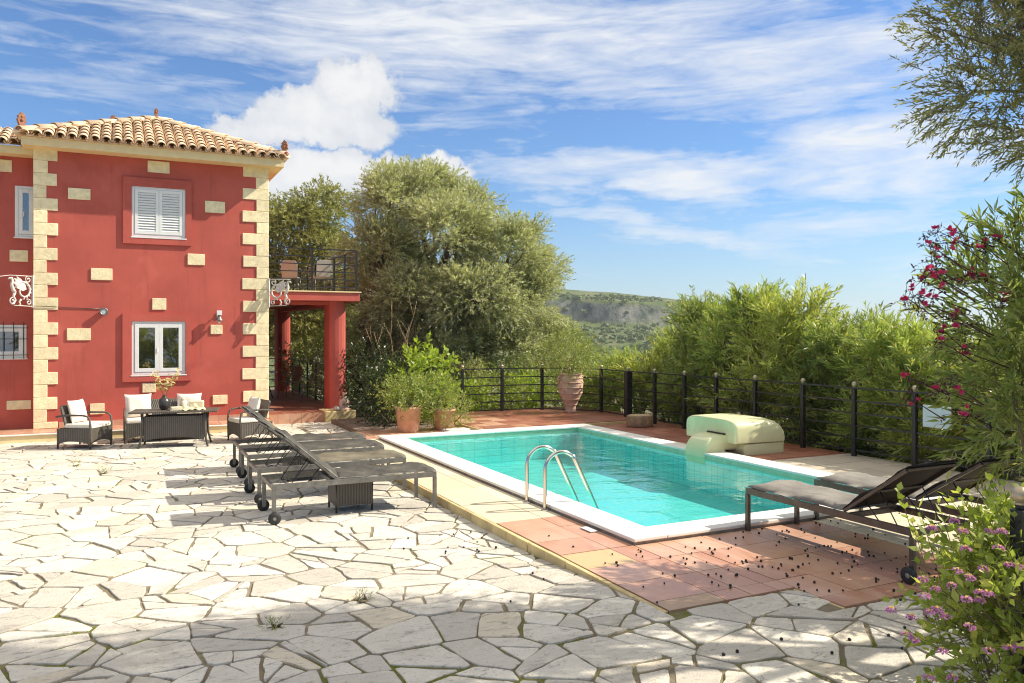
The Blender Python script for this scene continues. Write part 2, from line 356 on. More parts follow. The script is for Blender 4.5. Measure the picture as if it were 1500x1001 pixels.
# ================================================================ setting
DZ=.10; CZ=.16; WZ=.085                      # deck, coping top, water level
PX0,PX1,PY0,PY1=0,4.45,0,8.25                # coping outline
IX0,IX1,IY0,IY1=.36,4.07,.34,7.87            # basin
DX0=-.80; DY0=-1.56; DY0B=-2.05; DXB=.42
def PH(x,y):                                 # the paving rises gently to the level of the deck at the front
    t=min(1,max(0,(.9-y)/2.5)); return .094*t*t*(3-2*t)
def clip(poly,n,d):                          # keep points with n.p <= d
    out=[]
    for i in range(len(poly)):
        p,q=poly[i],poly[(i+1)%len(poly)]; a=n[0]*p[0]+n[1]*p[1]-d; b=n[0]*q[0]+n[1]*q[1]-d
        if a<=0: out.append(p)
        if (a<0<b) or (b<0<a):
            t=a/(a-b); out.append((p[0]+(q[0]-p[0])*t,p[1]+(q[1]-p[1])*t))
    return out
def area(p): return .5*sum(p[i][0]*p[(i+1)%len(p)][1]-p[(i+1)%len(p)][0]*p[i][1] for i in range(len(p))) if len(p)>2 else 0
def cen(p): return (sum(k[0] for k in p)/len(p),sum(k[1] for k in p)/len(p))
def inset(p,lo,hi):
    q=list(p); n=len(p)
    for i in range(n):
        a,b=p[i],p[(i+1)%n]; ex,ey=b[0]-a[0],b[1]-a[1]; L=math.hypot(ex,ey)
        if L<1e-6: continue
        nx,ny=ey/L,-ex/L; d=nx*a[0]+ny*a[1]-rnd.uniform(lo,hi); q=clip(q,(nx,ny),d)
        if len(q)<3: return []
    return q
def rough(p):
    out=[]; n=len(p)
    for i in range(n):
        a,b,c=p[i-1],p[i],p[(i+1)%n]; k=rnd.uniform(.03,.11)
        for s,o in ((k,a),(k*rnd.uniform(.6,1.4),c)): out.append((b[0]+(o[0]-b[0])*s,b[1]+(o[1]-b[1])*s))
        L=math.hypot(c[0]-b[0],c[1]-b[1])
        if L>.16:
            for f in ((.36,.64) if L>.3 else (.5,)):
                f+=rnd.uniform(-.06,.06); j=.034*L; out.append((b[0]+(c[0]-b[0])*f+rnd.uniform(-j,j),b[1]+(c[1]-b[1])*f+rnd.uniform(-j,j)))
    return out
def voronoi(x0,x1,y0,y1,sp):
    seeds=[]
    ny=int((y1-y0)/sp)+1; nx=int((x1-x0)/sp)+1; G={}
    for j in range(ny):
        for i in range(nx):
            s=(x0+(i+.5+.5*(j%2)+rnd.uniform(-.46,.46))*sp,y0+(j+.5+rnd.uniform(-.46,.46))*sp); G[i,j]=s
    for (i,j),s in G.items():
        p=[(s[0]-sp*2,s[1]-sp*2),(s[0]+sp*2,s[1]-sp*2),(s[0]+sp*2,s[1]+sp*2),(s[0]-sp*2,s[1]+sp*2)]
        for di in range(-3,4):
            for dj in range(-3,4):
                q=G.get((i+di,j+dj))
                if q is None or q is s: continue
                n=(q[0]-s[0],q[1]-s[1]); d=(q[0]**2+q[1]**2-s[0]**2-s[1]**2)/2; p=clip(p,n,d)
        yield p
stones=MB()
def emit(p):
    c=cen(p)
    if c[0]>DX0-.02 and c[1]>9.55 and c[0]<.4: p=clip(clip(p,(0,-1),-9.53),(1,0),.30)
    elif c[0]>DX0-.02:                                   # beside or in front of the deck
        lim=DY0 if c[0]<DXB else DY0B
        if c[1]>lim: 
            q=clip(p,(0,1),lim-.01) if c[1]<lim+.2 else (clip(p,(1,0),DX0-.02) if c[0]<DX0+.2 else [])
            if len(q)<3 or area(q)<.004: return
            p=q
        else: p=clip(p,(0,1),lim-.01)
    elif c[1]>DY0: p=clip(p,(1,0),DX0-.02)
    if len(p)<3: return
    A=area(p)
    if A<.006: return
    q=inset(p,.003,.021) if A>.03 else inset(p,.003,.011)
    if len(q)<3 or area(q)<.003: return
    q=rough(q); z=rnd.uniform(-.004,.006); tx,ty=rnd.uniform(-.006,.006),rnd.uniform(-.006,.006); c=cen(q); n=len(q)
    f=lambda k,dz:(k[0],k[1],PH(k[0],k[1])+z+dz+tx*(k[0]-c[0])+ty*(k[1]-c[1]))
    ins=[(k[0]+(c[0]-k[0])*.03,k[1]+(c[1]-k[1])*.03) for k in q]
    vs=[f(k,0) for k in ins]+[f(k,-.004) for k in q]+[f(k,-.025) for k in q]
    stones.add(vs,[tuple(range(n))]+[(i+n*(r+1),(i+1)%n+n*(r+1),(i+1)%n+n*r,i+n*r) for r in(0,1) for i in range(n)])
def split(p,lv):
    A=area(p)
    if A<.045 or lv==0 or rnd.random()<(.15 if A>.22 else .5): emit(p); return
    c=cen(p); th=rnd.uniform(0,math.pi)
    xs=[k[0] for k in p]; ys=[k[1] for k in p]
    if max(xs)-min(xs)>1.5*(max(ys)-min(ys)): th=rnd.gauss(0,.5)
    elif max(ys)-min(ys)>1.5*(max(xs)-min(xs)): th=rnd.gauss(1.57,.5)
    n=(math.cos(th),math.sin(th)); d=n[0]*c[0]+n[1]*c[1]+rnd.uniform(-.07,.07)
    a=clip(p,n,d); b=clip(p,(-n[0],-n[1]),-d)
    for k in (a,b):
        if len(k)>2: split(k,lv-1)
for p in voronoi(-10.5,4.8,-5.2,12.6,.43):
    if len(p)<3: continue
    c=cen(p)
    if c[1]>11.7 and c[0]<-1.6: continue
    if c[0]>.5 and c[1]>0: continue
    split(p,2)
tag(stones.build('crazy_paving',M['stone']),kind='structure')
mo=MB()
def mstrip(x0,x1,y0,y1,n,dz=0):
    for i in range(n):
        a,b=y0+(y1-y0)*i/n,y0+(y1-y0)*(i+1)/n; za,zb=PH(0,a)-.010+dz,PH(0,b)-.010+dz
        mo.add([(x0,a,za),(x1,a,za),(x1,b,zb),(x0,b,zb)],[(0,1,2,3)])
mstrip(-12,DX0,DY0,12.6,40); mstrip(DX0+.001,.3,9.5,12.6,6); mstrip(-12,DXB,-9,DY0,10); mstrip(DXB,6,-9,DY0B,10)
tag(mo.build('paving_mortar',M['mortar']),kind='structure')
# soil around and terrain to the horizon
so=MB()
for x0,x1,y0,y1 in ((-18,.2,-12,26),(.2,4.25,-12,.2),(.2,4.25,8.05,26),(4.25,11,-12,26)): so.add([(x0,y0,-.12),(x1,y0,-.12),(x1,y1,-.12),(x0,y1,-.12)],[(0,1,2,3)])
for (xa,ya),(xb,yb),(dx,dy) in (((11,-12),(11,26),(8,0)),((11,26),(-18,26),(0,8)),((-18,26),(-18,-12),(-8,0)),((-18,-12),(11,-12),(0,-8))):
    so.add([(xa,ya,-.12),(xb,yb,-.12),(xb+dx,yb+dy,-4),(xa+dx,ya+dy,-4)],[(3,2,1,0)])
tag(so.build('garden_soil',M['ground']),kind='structure')
def fbm(x,y,sc,oc=5,seed=0):
    v=np.zeros_like(x); a=1.
    for o in range(oc):
        k=sc*2**o; s=seed+o*17.3
        for th in (.3,1.4,2.5): v+=a*np.sin((x*math.cos(th+o)+y*math.sin(th+o))*k+s+1.7*np.sin((x*math.sin(th)-y*math.cos(th))*k*.7+s*1.3))/3
        a*=.5
    return v
def hill_h(X,Y):
    w=fbm(X,Y,.011,5,2.); w2=fbm(X,Y,.05,4,9.)
    Yc=425+.10*X+26*w+7*w2                                    # line of the cliff
    fall=np.clip((X-110)/330,0,1); fall=fall*fall*(3-2*fall)
    top=20.5-.05*(X-20)+2.0*w-75*fall
    base=top-12.5-3*fbm(X,Y,.02,3,5.)
    valley=-22-.02*np.maximum(X,0)-30*fall
    t=np.clip((Y-60)/np.maximum(Yc-60,1),0,1); low=np.where(Y<60,-3-19*np.clip((Y-20)/40,0,1),valley+(base-valley)*t**1.55)
    c=np.clip((Y-Yc)/13,0,1); c=c*c*(3-2*c)
    hi=base+(top-base)*c+np.clip((Y-Yc-13)/180,0,1)*(15.5-.03*(X-20))
    h=np.where(Y>Yc,hi,low)+1.1*w2*np.clip((Y-60)/100,0,1)
    h=np.maximum(h-np.clip((Y-900)/500,0,1)*120,-120)
    sl=np.clip((X-360)/300,0,1); h=np.maximum(h-sl*70,-120)
    return np.where((Y<34)&(X<24)&(X>-34),-4.5,h)
gx=np.concatenate([np.linspace(-900,-330,60),np.linspace(-328,330,330),np.linspace(334,900,60)]); gy=np.concatenate([np.linspace(-90,300,70),np.linspace(302,520,150),np.linspace(523,1500,90)])
X,Y=np.meshgrid(gx,gy); H=hill_h(X,Y)
wx=CAM[0]+X*EV[0]+Y*EV[1]; wy=CAM[1]+X*EU[0]+Y*EU[1]
nx=len(gx); ny=len(gy)
me=bpy.data.meshes.new('hillside'); I=np.arange(nx*ny).reshape(ny,nx)
fa=np.stack([I[:-1,:-1],I[:-1,1:],I[1:,1:],I[1:,:-1]],-1).reshape(-1,4)
me.from_pydata(np.stack([wx,wy,H],-1).reshape(-1,3).tolist(),[],fa.tolist()); me.materials.append(M['hill']); me.polygons.foreach_set('use_smooth',[True]*len(fa))
tag(link(bpy.data.objects.new('hillside',me)),kind='structure')
sea=MB(); sea.add([(-7000,-7000,-66),(7000,-7000,-66),(7000,7000,-66),(-7000,7000,-66)],[(0,1,2,3)])
tag(sea.build('sea',M['sea']),kind='structure')
# scrub on the hillside: dense clumps of leaves, uncountable
n=5200; sx=rng.uniform(-330,300,n); sy=150+360*rng.random(n)**.7; keep=rng.random(n)<np.clip(.7+.5*fbm(sx,sy,.03,3,4.),.08,1); sx,sy=sx[keep],sy[keep]
sz=hill_h(sx,sy); r=rng.uniform(.7,2.4,len(sx))*(.7+.3*(sy/400)); k=26
cx_=CAM[0]+sx*EV[0]+sy*EV[1]; cy_=CAM[1]+sx*EU[0]+sy*EU[1]
d=rand_dir(len(sx)*k).reshape(-1,k,3); d[...,2]=np.abs(d[...,2])*.85
P=np.stack([cx_,cy_,sz],-1)[:,None]+d*r[:,None,None]*rng.uniform(.7,1.05,(len(sx),k,1))
nn=norm(d+.5*rand_dir(len(sx)*k).reshape(-1,k,3)); u=norm(np.cross(nn,rand_dir(len(sx)*k).reshape(-1,k,3))); w=np.cross(nn,u); s=(r[:,None,None]*rng.uniform(.22,.45,(len(sx),k,1)))
V=np.stack([P-u*s,P-w*s,P+u*s,P+w*s],-2).reshape(-1,4,3)
tag(quads('hillside_scrub',V,M['scrub']),'low green scrub scattered over the far hillside','scrub',kind='stuff')
# the air itself: one even haze round the whole place
hm=bpy.data.materials.new('even_haze'); hm.use_nodes=True; ht=NT(hm.node_tree); ht.n.remove(ht.n['Principled BSDF']); pv=ht.new('ShaderNodeVolumePrincipled')
pv.inputs['Color'].default_value=(.86,.92,1,1); pv.inputs['Density'].default_value=.00028; pv.inputs['Anisotropy'].default_value=.2; ht.l.new(pv.outputs[0],ht.n['Material Output'].inputs['Volume'])
hz_=MB(); hz_.bx(-7050,7050,-7050,7050,-130,50); tag(hz_.build('haze',hm),'thin pale haze over the hillside and sea','haze',kind='stuff')
# ---------------------------------------------------------------- deck
deck=MB()
deck.bx(DX0+.02,PX0+.03,DY0+.02,9.5,-.1,DZ-.008); deck.bx(PX0+.03,PX1-.03,DY0+.02,.03,-.1,DZ-.009); deck.bx(DXB,6.45,DY0B+.01,DY0+.02,-.1,DZ-.0085)
deck.bx(PX1-.03,6.45,DY0+.02,12.0,-.1,DZ-.0095); deck.bx(PX0+.03,PX1-.03,8.22,12.0,-.1,DZ-.010)
tag(deck.build('deck_slab',M['grout']),kind='structure')
TM=['tile_red','tile_wine','tile_cream','tile_ochre','tile_brown','tile_grey']; tl=MB()
def tiles(x0,x1,y0,y1,sx,sy,pick,z=DZ,ox=0,oy=0):
    i0=math.floor((x0-ox)/sx); j0=math.floor((y0-oy)/sy); g=.003
    for i in range(i0,math.ceil((x1-ox)/sx)):
        for j in range(j0,math.ceil((y1-oy)/sy)):
            a0,a1=max(x0,ox+i*sx),min(x1,ox+(i+1)*sx); b0,b1=max(y0,oy+j*sy),min(y1,oy+(j+1)*sy)
            if a1-a0<.03 or b1-b0<.03: continue
            g=.0042; zz=z+rnd.uniform(-.0016,.0016); a0+=g;a1-=g;b0+=g;b1-=g
            tl.add([(a0,b0,zz),(a1,b0,zz),(a1,b1,zz),(a0,b1,zz),(a0,b0,z-.02),(a1,b0,z-.02),(a1,b1,z-.02),(a0,b1,z-.02)],[(0,1,2,3),(4,5,1,0),(5,6,2,1),(6,7,3,2),(7,4,0,3)],pick((a0+a1)/2,(b0+b1)/2))
def pk_front(x,y):
    if x<-.28 and -.62<y<-.12: return 3
    if x<-.28 and y<-1.15: return 4
    return 0
tiles(DX0,PX0-.0,DY0,1.36,.52,.46,pk_front,ox=-.26,oy=.02)
tiles(DX0,PX0,1.36,8.3,.56,.92,lambda x,y:2,ox=-.24,oy=1.36)
tiles(DX0,PX0,8.3,9.5,.4,.4,lambda x,y:0)
tiles(PX0,DXB,DY0,0,.52,.46,pk_front,ox=-.26,oy=.02)
tiles(DXB,2.25,DY0B,0,.52,.46,lambda x,y:0,ox=-.26,oy=.02)
tiles(2.25,6.4,DY0B,0,.52,.46,lambda x,y:2,ox=-.26,oy=.02)
tiles(PX1,6.4,0,3.15,.5,.5,lambda x,y:5); tiles(PX1,6.4,3.15,8.3,.36,.36,lambda x,y:1)
tiles(0,2.1,8.25,9.5,.4,.4,lambda x,y:0)
tiles(2.1,6.4,8.25,11.6,.36,.36,lambda x,y:1 if x>3.4 or rnd.random()<.4 else 0,z=DZ+.07)
tag(tl.build('deck_tiles',[M[k] for k in TM]),kind='structure')
kb=MB()
y=DY0; 
while y<9.49:
    L=min(rnd.uniform(.28,.5),9.5-y); kb.bx(DX0-.035+rnd.uniform(-.004,.004),DX0+.012,y+.003,y+L-.003,-.08,DZ-.004+rnd.uniform(-.002,.002)); y+=L
kb.bx(2.06,2.1,8.3,11.6,-.05,DZ+.066); kb.bx(2.1,6.4,8.26,11.6,.06,DZ+.055); kb.bx(DXB-.02,DXB+.004,DY0B,DY0,-.08,DZ-.009)
tag(kb.build('deck_kerb',M['sand_step'],bevel=.006),kind='structure')
# ---------------------------------------------------------------- pool
pool=empty('swimming_pool',((PX0+PX1)/2,(PY0+PY1)/2,0),'rectangular turquoise swimming pool with white coping set in the tiled deck','swimming pool')
def child_at(o,parent): o.location=-Vector(parent.location); return o
ba=MB(); F=-.45
ba.add([(IX0,IY0,F),(IX1,IY0,F),(IX1,IY1,F),(IX0,IY1,F),(IX0,IY0,.04),(IX1,IY0,.04),(IX1,IY1,.04),(IX0,IY1,.04)],[(0,1,2,3),(0,4,5,1),(1,5,6,2),(2,6,7,3),(3,7,4,0)])
child_at(ba.build('basin',M['pool'],pool),pool)
bd=MB(); z0,z1=.04,CZ-.035
bd.add([(IX0,IY0,z0),(IX1,IY0,z0),(IX1,IY1,z0),(IX0,IY1,z0),(IX0,IY0,z1),(IX1,IY0,z1),(IX1,IY1,z1),(IX0,IY1,z1)],[(0,4,5,1),(1,5,6,2),(2,6,7,3),(3,7,4,0)])
child_at(bd.build('tile_band',M['pool_band'],pool),pool)
cp=MB()
def run(x0,x1,y0,y1,n,ax):
    for i in range(n):
        j=rnd.uniform(-.0015,.0015)
        if ax: a=y0+(y1-y0)*i/n; b=y0+(y1-y0)*(i+1)/n; cp.bx(x0,x1,a+.002,b-.002,CZ-.035,CZ+j)
        else: a=x0+(x1-x0)*i/n; b=x0+(x1-x0)*(i+1)/n; cp.bx(a+.002,b-.002,y0,y1,CZ-.035,CZ+j)
run(PX0,IX0+.02,PY0,PY1,8,1); run(IX1-.02,PX1,PY0,PY1,8,1); run(IX0+.022,IX1-.022,PY0,IY0+.02,4,0); run(IX0+.022,IX1-.022,IY1-.02,PY1,4,0)
child_at(cp.build('coping',M['coping'],pool,bevel=.008),pool)
cu=MB(); cu.bx(PX0+.02,IX0-.001,PY0+.02,PY1-.02,.02,CZ-.036); cu.bx(IX1+.001,PX1-.02,PY0+.02,PY1-.02,.02,CZ-.036); cu.bx(IX0+.001,IX1-.001,PY0+.02,IY0-.001,.02,CZ-.037); cu.bx(IX0+.001,IX1-.001,IY1+.001,PY1-.02,.02,CZ-.037)
child_at(cu.build('coping_bed',M['copunder'],pool),pool)
wt=MB(); wt.add([(IX0-.0005,IY0-.0005,WZ),(IX1+.0005,IY0-.0005,WZ),(IX1+.0005,IY1+.0005,WZ),(IX0-.0005,IY1+.0005,WZ)],[(0,1,2,3)])
tag(wt.build('pool_water',M['water']),kind='structure')
# white marker tile by the coping
wm=MB(); wm.bx(-.12,-.03,.58,.78,DZ+.004,DZ+.014); tag(wm.build('marker_tile',M['plastic_white'],bevel=.003),'small white plastic cover lying on red tiles beside the pool coping','drain cover')
# ================================================================ house
HB=12.1; HL=-5.8; HR=-1.35; HT=5.74
house=empty('house',(-3.6,12.1,0),'red stucco two storey house with sandstone corners, clay tile roof and balcony','house')
def hp(mb,name,mats,**k):
    o=mb.build(name,mats,house,**k); o.location=-Vector(house.location); return o
def sub(mb,name,mats,par,**k): return mb.build(name,mats,par,**k)
wl=MB()
def wall_y(b,a0,a1,z0,z1,holes,dep=.2):
    xs=sorted({a0,a1,*[h[0] for h in holes],*[h[1] for h in holes]}); zs=sorted({z0,z1,*[h[2] for h in holes],*[h[3] for h in holes]})
    for i in range(len(xs)-1):
        for j in range(len(zs)-1):
            cx,cz=(xs[i]+xs[i+1])/2,(zs[j]+zs[j+1])/2
            if any(h[0]<cx<h[1] and h[2]<cz<h[3] for h in holes): continue
            wl.add([(xs[i],b,zs[j]),(xs[i+1],b,zs[j]),(xs[i+1],b,zs[j+1]),(xs[i],b,zs[j+1])],[(0,1,2,3)])
    for a,c,d,e in holes: wl.add([(a,b,d),(c,b,d),(c,b,e),(a,b,e),(a,b+dep,d),(c,b+dep,d),(c,b+dep,e),(a,b+dep,e)],[(0,4,5,1),(1,5,6,2),(2,6,7,3),(3,7,4,0)])
U=(-4.07,-3.04,4.05,5.09); Lw=(-4.07,-3.04,1.19,2.30); B2=12.55
WU=(-6.62,-5.72,3.98,5.02); WL=(-7.1,-5.97,1.56,2.22)
wall_y(HB,HL,HR,-.1,HT,[U,Lw]); wall_y(B2,-13,HL+.25,-.1,HT-.1,[(-6.17,-5.795,3.98,5.0),WL])
wl.add([(HR,HB,-.1),(HR,20.5,-.1),(HR,20.5,HT),(HR,HB,HT)],[(0,1,2,3)]); wl.add([(HL,HB,-.1),(HL,HB,HT),(HL,B2,HT),(HL,B2,-.1)],[(0,1,2,3)])
wl.add([(HR,20.5,-.1),(-13,20.5,-.1),(-13,20.5,HT),(HR,20.5,HT)],[(0,1,2,3)])
hp(wl,'wall',M['red'])
# rendered surrounds round the two windows of the tower
def surround(w,o):
    a,c,d,e=w; A,C_,D,E=o; p=.042; m=MB(); y0,y1=HB-p,HB-.001
    m.bx(A,a-.001,y0,y1,D,E); m.bx(c+.001,C_,y0,y1,D,E); m.bx(a-.001,c+.001,y0,y1,D,d-.001); m.bx(a-.001,c+.001,y0,y1,e+.001,E)
    return hp(m,'window_surround',M['red'])
surround(U,(-4.23,-2.92,3.90,5.27)); surround(Lw,(-4.24,-2.92,1.05,2.46))
def casement(w,b,label=None,shutter=False,n=2,fw=.055):
    a,c,d,e=w; f=MB(); y0,y1=b-.012,b+.06
    f.bx(a,a+fw,y0,y1,d,e); f.bx(c-fw,c,y0,y1,d,e); f.bx(a+fw,c-fw,y0+.001,y1,d,d+fw); f.bx(a+fw,c-fw,y0+.001,y1,e-fw,e)
    wi=hp(f,'window',M['white'],bevel=.004)
    if label: wi['label']=label
    A,C_=a+fw+.003,c-fw-.003; W=(C_-A)/n
    for i in range(n):
        x0=A+i*W+.002; x1=x0+W-.004; sw=.075 if not shutter else .06; s=MB(); z0,z1=d+fw+.003,e-fw-.003; yy0,yy1=b-.022,b+.04
        s.bx(x0,x0+sw,yy0,yy1,z0,z1); s.bx(x1-sw,x1,yy0,yy1,z0,z1); s.bx(x0+sw,x1-sw,yy0+.001,yy1,z0,z0+sw); s.bx(x0+sw,x1-sw,yy0+.001,yy1,z1-sw,z1)
        if shutter:
            s.bx(x0+sw,x1-sw,b+.02,b+.03,z0+sw,z1-sw); k=15; h=(z1-z0-2*sw)/k
            for q in range(k): s.box(((x0+x1)/2,b-.003,z0+sw+h*(q+.5)),(x1-x0-2*sw,.012,h*.98),Matrix.Rotation(-.5,3,'X'))
            sub(s,'shutter',M['white'],wi,bevel=.002)
        else:
            so2=sub(s,'sash',M['white'],wi,bevel=.004)
            p=MB(); p.bx(x0+sw-.004,x1-sw+.004,b+.012,b+.018,z0+sw-.004,z1-sw+.004); sub(p,'pane',M['glass_dark'],wi)
    if not shutter:
        l=MB(); l.box(((a+c)/2-.03,b-.034,(d+e)/2-.05),(.018,.02,.1)); sub(l,'handle',M['white'],wi,bevel=.003)
    sl=MB(); sl.bx(a-.02,c+.02,b-.05,b+.02,d-.028,d-.002); sub(sl,'sill',M['white'],wi,bevel=.004)
    return wi
casement(U,HB,'white window closed by louvred shutters',True); casement(Lw,HB)
casement((-6.17,-5.795,3.98,5.0),B2,n=1); gw=casement(WL,B2,n=2)
gr=MB()
for k in range(7): x=WL[0]+.04+k*(WL[1]-WL[0]-.08)/6; gr.tube([(x,B2-.08,WL[2]-.02),(x,B2-.08,WL[3]+.06)],.008,6)
for z in (WL[2]+.06,(WL[2]+WL[3])/2+.05,WL[3]-.06): gr.tube([(WL[0]-.04,B2-.08,z),(WL[1]+.04,B2-.08,z)],.008,6)
sub(gr,'grille',M['iron'],gw)
# scattered sandstone blocks and corner quoins
BL=[(-3.56,5.52,.42,.24),(-5.02,4.85,.40,.225),(-2.45,4.76,.41,.25),(-2.83,3.62,.34,.24),(-4.62,3.25,.39,.24),(-3.55,2.66,.27,.24),(-5.03,2.03,.42,.24),(-3.74,.92,.26,.2),(-4.70,.52,.26,.22),(-2.42,2.13,.24,.2),(-2.35,.62,.30,.2)]
for a,z,w,h in BL:
    m=MB(); m.bx(a-w/2,a+w/2,HB-.022,HB-.001,z-h/2,z+h/2); hp(m,'stone_block',M['quoin'],bevel=.008)
for a,z,w,h in [(-6.42,5.38,.40,.24),(-6.10,3.60,.32,.23),(-6.62,2.70,.4,.25),(-6.1,.62,.42,.18)]:
    m=MB(); m.bx(a-w/2,a+w/2,B2-.022,B2-.001,z-h/2,z+h/2); hp(m,'stone_block',M['quoin'],bevel=.008)
def quoin(x,sg):
    m=MB(); z=HT-.03; i=0
    while z>.18:
        h=.246; w=(.40 if sg>0 else .53) if i%2==0 else (.22 if sg>0 else .25); w+=rnd.uniform(-.012,.012); z0=max(z-h+.004,.171)
        p=.02+rnd.uniform(-.003,.003); q=.24 if i%2 else .44
        a0,a1=(x-.018,x+w) if sg>0 else (x-w,x+.018)
        m.bx(a0,a1,HB-p,HB+.0,z0,z)
        if sg<0: m.bx(x+.0005,x+.0175,HB+.0005,HB+q,z0,z)
        else: m.bx(x-.0175,x-.0005,HB+.0005,HB+q,z0,z)
        z-=h; i+=1
    hp(m,'quoin_stones',M['quoin'],bevel=.009)
quoin(HL,1); quoin(HR,-1)
# ---- roof
EZ=5.84; EA0,EA1,EBF,EBK=-6.03,-1.03,11.66,20.9; AX,AB_,AZ=-3.53,14.15,6.96
so1=MB()
def soffit_ring(a0,a1,b0,b1,z):  # boxed eaves
    so1.bx(a0,a1,b0,b0+.05,z-.17,z-.005); so1.bx(a1-.05,a1,b0+.051,b1,z-.17,z-.005); so1.bx(a0,a0+.05,b0+.051,b1,z-.17,z-.005)
    so1.bx(a0+.051,a1-.051,b0+.051,b1-.01,z-.165,z-.13)
soffit_ring(EA0+.04,EA1-.04,EBF+.04,20.8,EZ)
so1.bx(-13,HL-.001,12.16,12.21,EZ-.27,EZ-.115); so1.bx(-13,HL-.001,12.211,12.6,EZ-.265,EZ-.23)
hp(so1,'eaves',M['cream_paint'],bevel=.004)
rf=MB(); zz=EZ+.0
rf.add([(EA0,EBF,zz),(EA1,EBF,zz),(EA1,EBK,zz),(EA0,EBK,zz),(AX,AB_,AZ-.03),(AX,EBK,AZ-.03)],[(0,1,4),(1,2,5,4),(3,0,4,5),(2,3,5),(0,3,2,1)])
rf.add([(-13,12.12,EZ-.11),(EA0+.3,12.12,EZ-.11),(EA0+.3,13.4,EZ+.40),(-13,13.4,EZ+.40)],[(0,1,2,3)])
roof=hp(rf,'roof',M['roof'])
tile=MB(); TR=.088
def barrel(p,q,nrm,r0,r1,seg=7,conv=1):
    p,q,nrm=Vector(p),Vector(q),Vector(nrm); d=(q-p).normalized(); s=d.cross(nrm).normalized(); vs=[]
    for c,r in ((p,r0),(q,r1)):
        for rr in (r,r-.014):
            for k in range(seg+1):
                a=math.pi*k/seg; vs.append(c+s*math.cos(a)*rr+nrm*math.sin(a)*rr*.9*conv)
    n=seg+1; fs=[(k,k+1,2*n+k+1,2*n+k) for k in range(seg)]+[(n+k,n+k+1,k+1,k) for k in range(seg)]+[(3*n+k,3*n+k+1,n+k+1,n+k) for k in range(seg)]
    tile.add(vs,fs,0,True)
def slope_tiles(e0,e1,upv,lim,vis=.30,w=.205):
    """columns of barrel tiles from the eave line e0-e1 up along upv; lim(t) = slope length available at fraction t"""
    e0,e1,u=Vector(e0),Vector(e1),Vector(upv).normalized(); L=(e1-e0).length; d=(e1-e0)/L; nrm=d.cross(u).normalized()
    if nrm.z<0: nrm=-nrm
    n=int(L/w)
    for i in range(n+1):
        t=(i+.5)/(n+1); x=e0+d*(L*t); S_=lim(t)
        k=0; s=-.05
        while s<S_-.04:
            ln=min(.40,S_-s+.08); j=rnd.uniform(-.006,.006)
            barrel(x+u*s+nrm*(.042+.010)+d*j,x+u*(s+ln)+nrm*.024+d*j,nrm,TR+.004,TR-.014)
            if i<n: barrel(x+d*(L/(n+1)/2)+u*(s+.02)+nrm*.058,x+d*(L/(n+1)/2)+u*(s+ln)+nrm*.05,nrm,.07,.078,5,-1)
            s+=vis
Lf=math.hypot(AB_-EBF,AZ-EZ); upf=(0,AB_-EBF,AZ-EZ)
slope_tiles((EA0,EBF,EZ),(EA1,EBF,EZ),upf,lambda t:Lf*min(1,2*min(t,1-t)))
La=math.hypot(EA1-AX,AZ-EZ)
slope_tiles((EA1,EBF,EZ),(EA1,EBK,EZ),(AX-EA1,0,AZ-EZ),lambda t:La*min(1,t*(EBK-EBF)/(AB_-EBF)))
slope_tiles((EA0,EBK,EZ),(EA0,EBF,EZ),(AX-EA0,0,AZ-EZ),lambda t:La*min(1,(1-t)*(EBK-EBF)/(AB_-EBF)))
slope_tiles((-11,12.12,EZ-.10),(EA0-.02,12.12,EZ-.10),(0,1.28,.51),lambda t:1.3)
sub(tile,'roof_tiles',M['roof'],roof)
hc=MB()
def ridge(p,q,n):
    global tile
    keep=tile; tile=hc; p,q=Vector(p),Vector(q)
    for i in range(n):
        a=p.lerp(q,i/n); b=p.lerp(q,min(1,(i+1.25)/n)); up=Vector((0,0,1)); d=(q-p).normalized(); up=(up-d*up.dot(d)).normalized()
        barrel(a+up*.06,b+up*.035,up,.115,.095)
    tile=keep
ridge((EA0+.02,EBF+.02,EZ+.02),(AX,AB_,AZ),9); ridge((EA1-.02,EBF+.02,EZ+.02),(AX,AB_,AZ),9); ridge((AX,EBK,AZ),(AX,AB_,AZ),16)
sub(hc,'hip_tiles',M['roof'],roof)
def finial(x,y,z,s=1,rz=0):
    m=MB(); m.box((0,0,.03),(.15,.12,.06)); m.box((0,0,.075),(.11,.09,.04))
    pr=[(-.045,.09),(-.07,.15),(-.085,.2),(-.06,.235),(-.075,.27),(-.04,.3),(-.02,.335),(.012,.345),(.035,.315),(.06,.30),(.055,.265),(.082,.235),(.066,.2),(.085,.16),(.05,.125),(.045,.09)]
    m.prism(pr,-.03,.03,0,Matrix(((1,0,0,0),(0,0,1,0),(0,1,0,0),(0,0,0,1)))); m.ball((0,-.035,.19),.03,8,6); m.ball((0,-.03,.26),.02,8,6)
    m.v=[(x+s*(v[0]*math.cos(rz)-v[1]*math.sin(rz)),y+s*(v[0]*math.sin(rz)+v[1]*math.cos(rz)),z+s*v[2]) for v in m.v]
    sub(m,'roof_finial',M['terra_dark'],roof,bevel=.01)
finial(EA0+.05,EBF+.05,EZ+.10,1.0,.5); finial(EA1-.03,EBF+.03,EZ+.09,.95,-.5); finial(AX,AB_-.05,AZ+.08,.62); finial(-4.42,14.6,6.52,1.7)
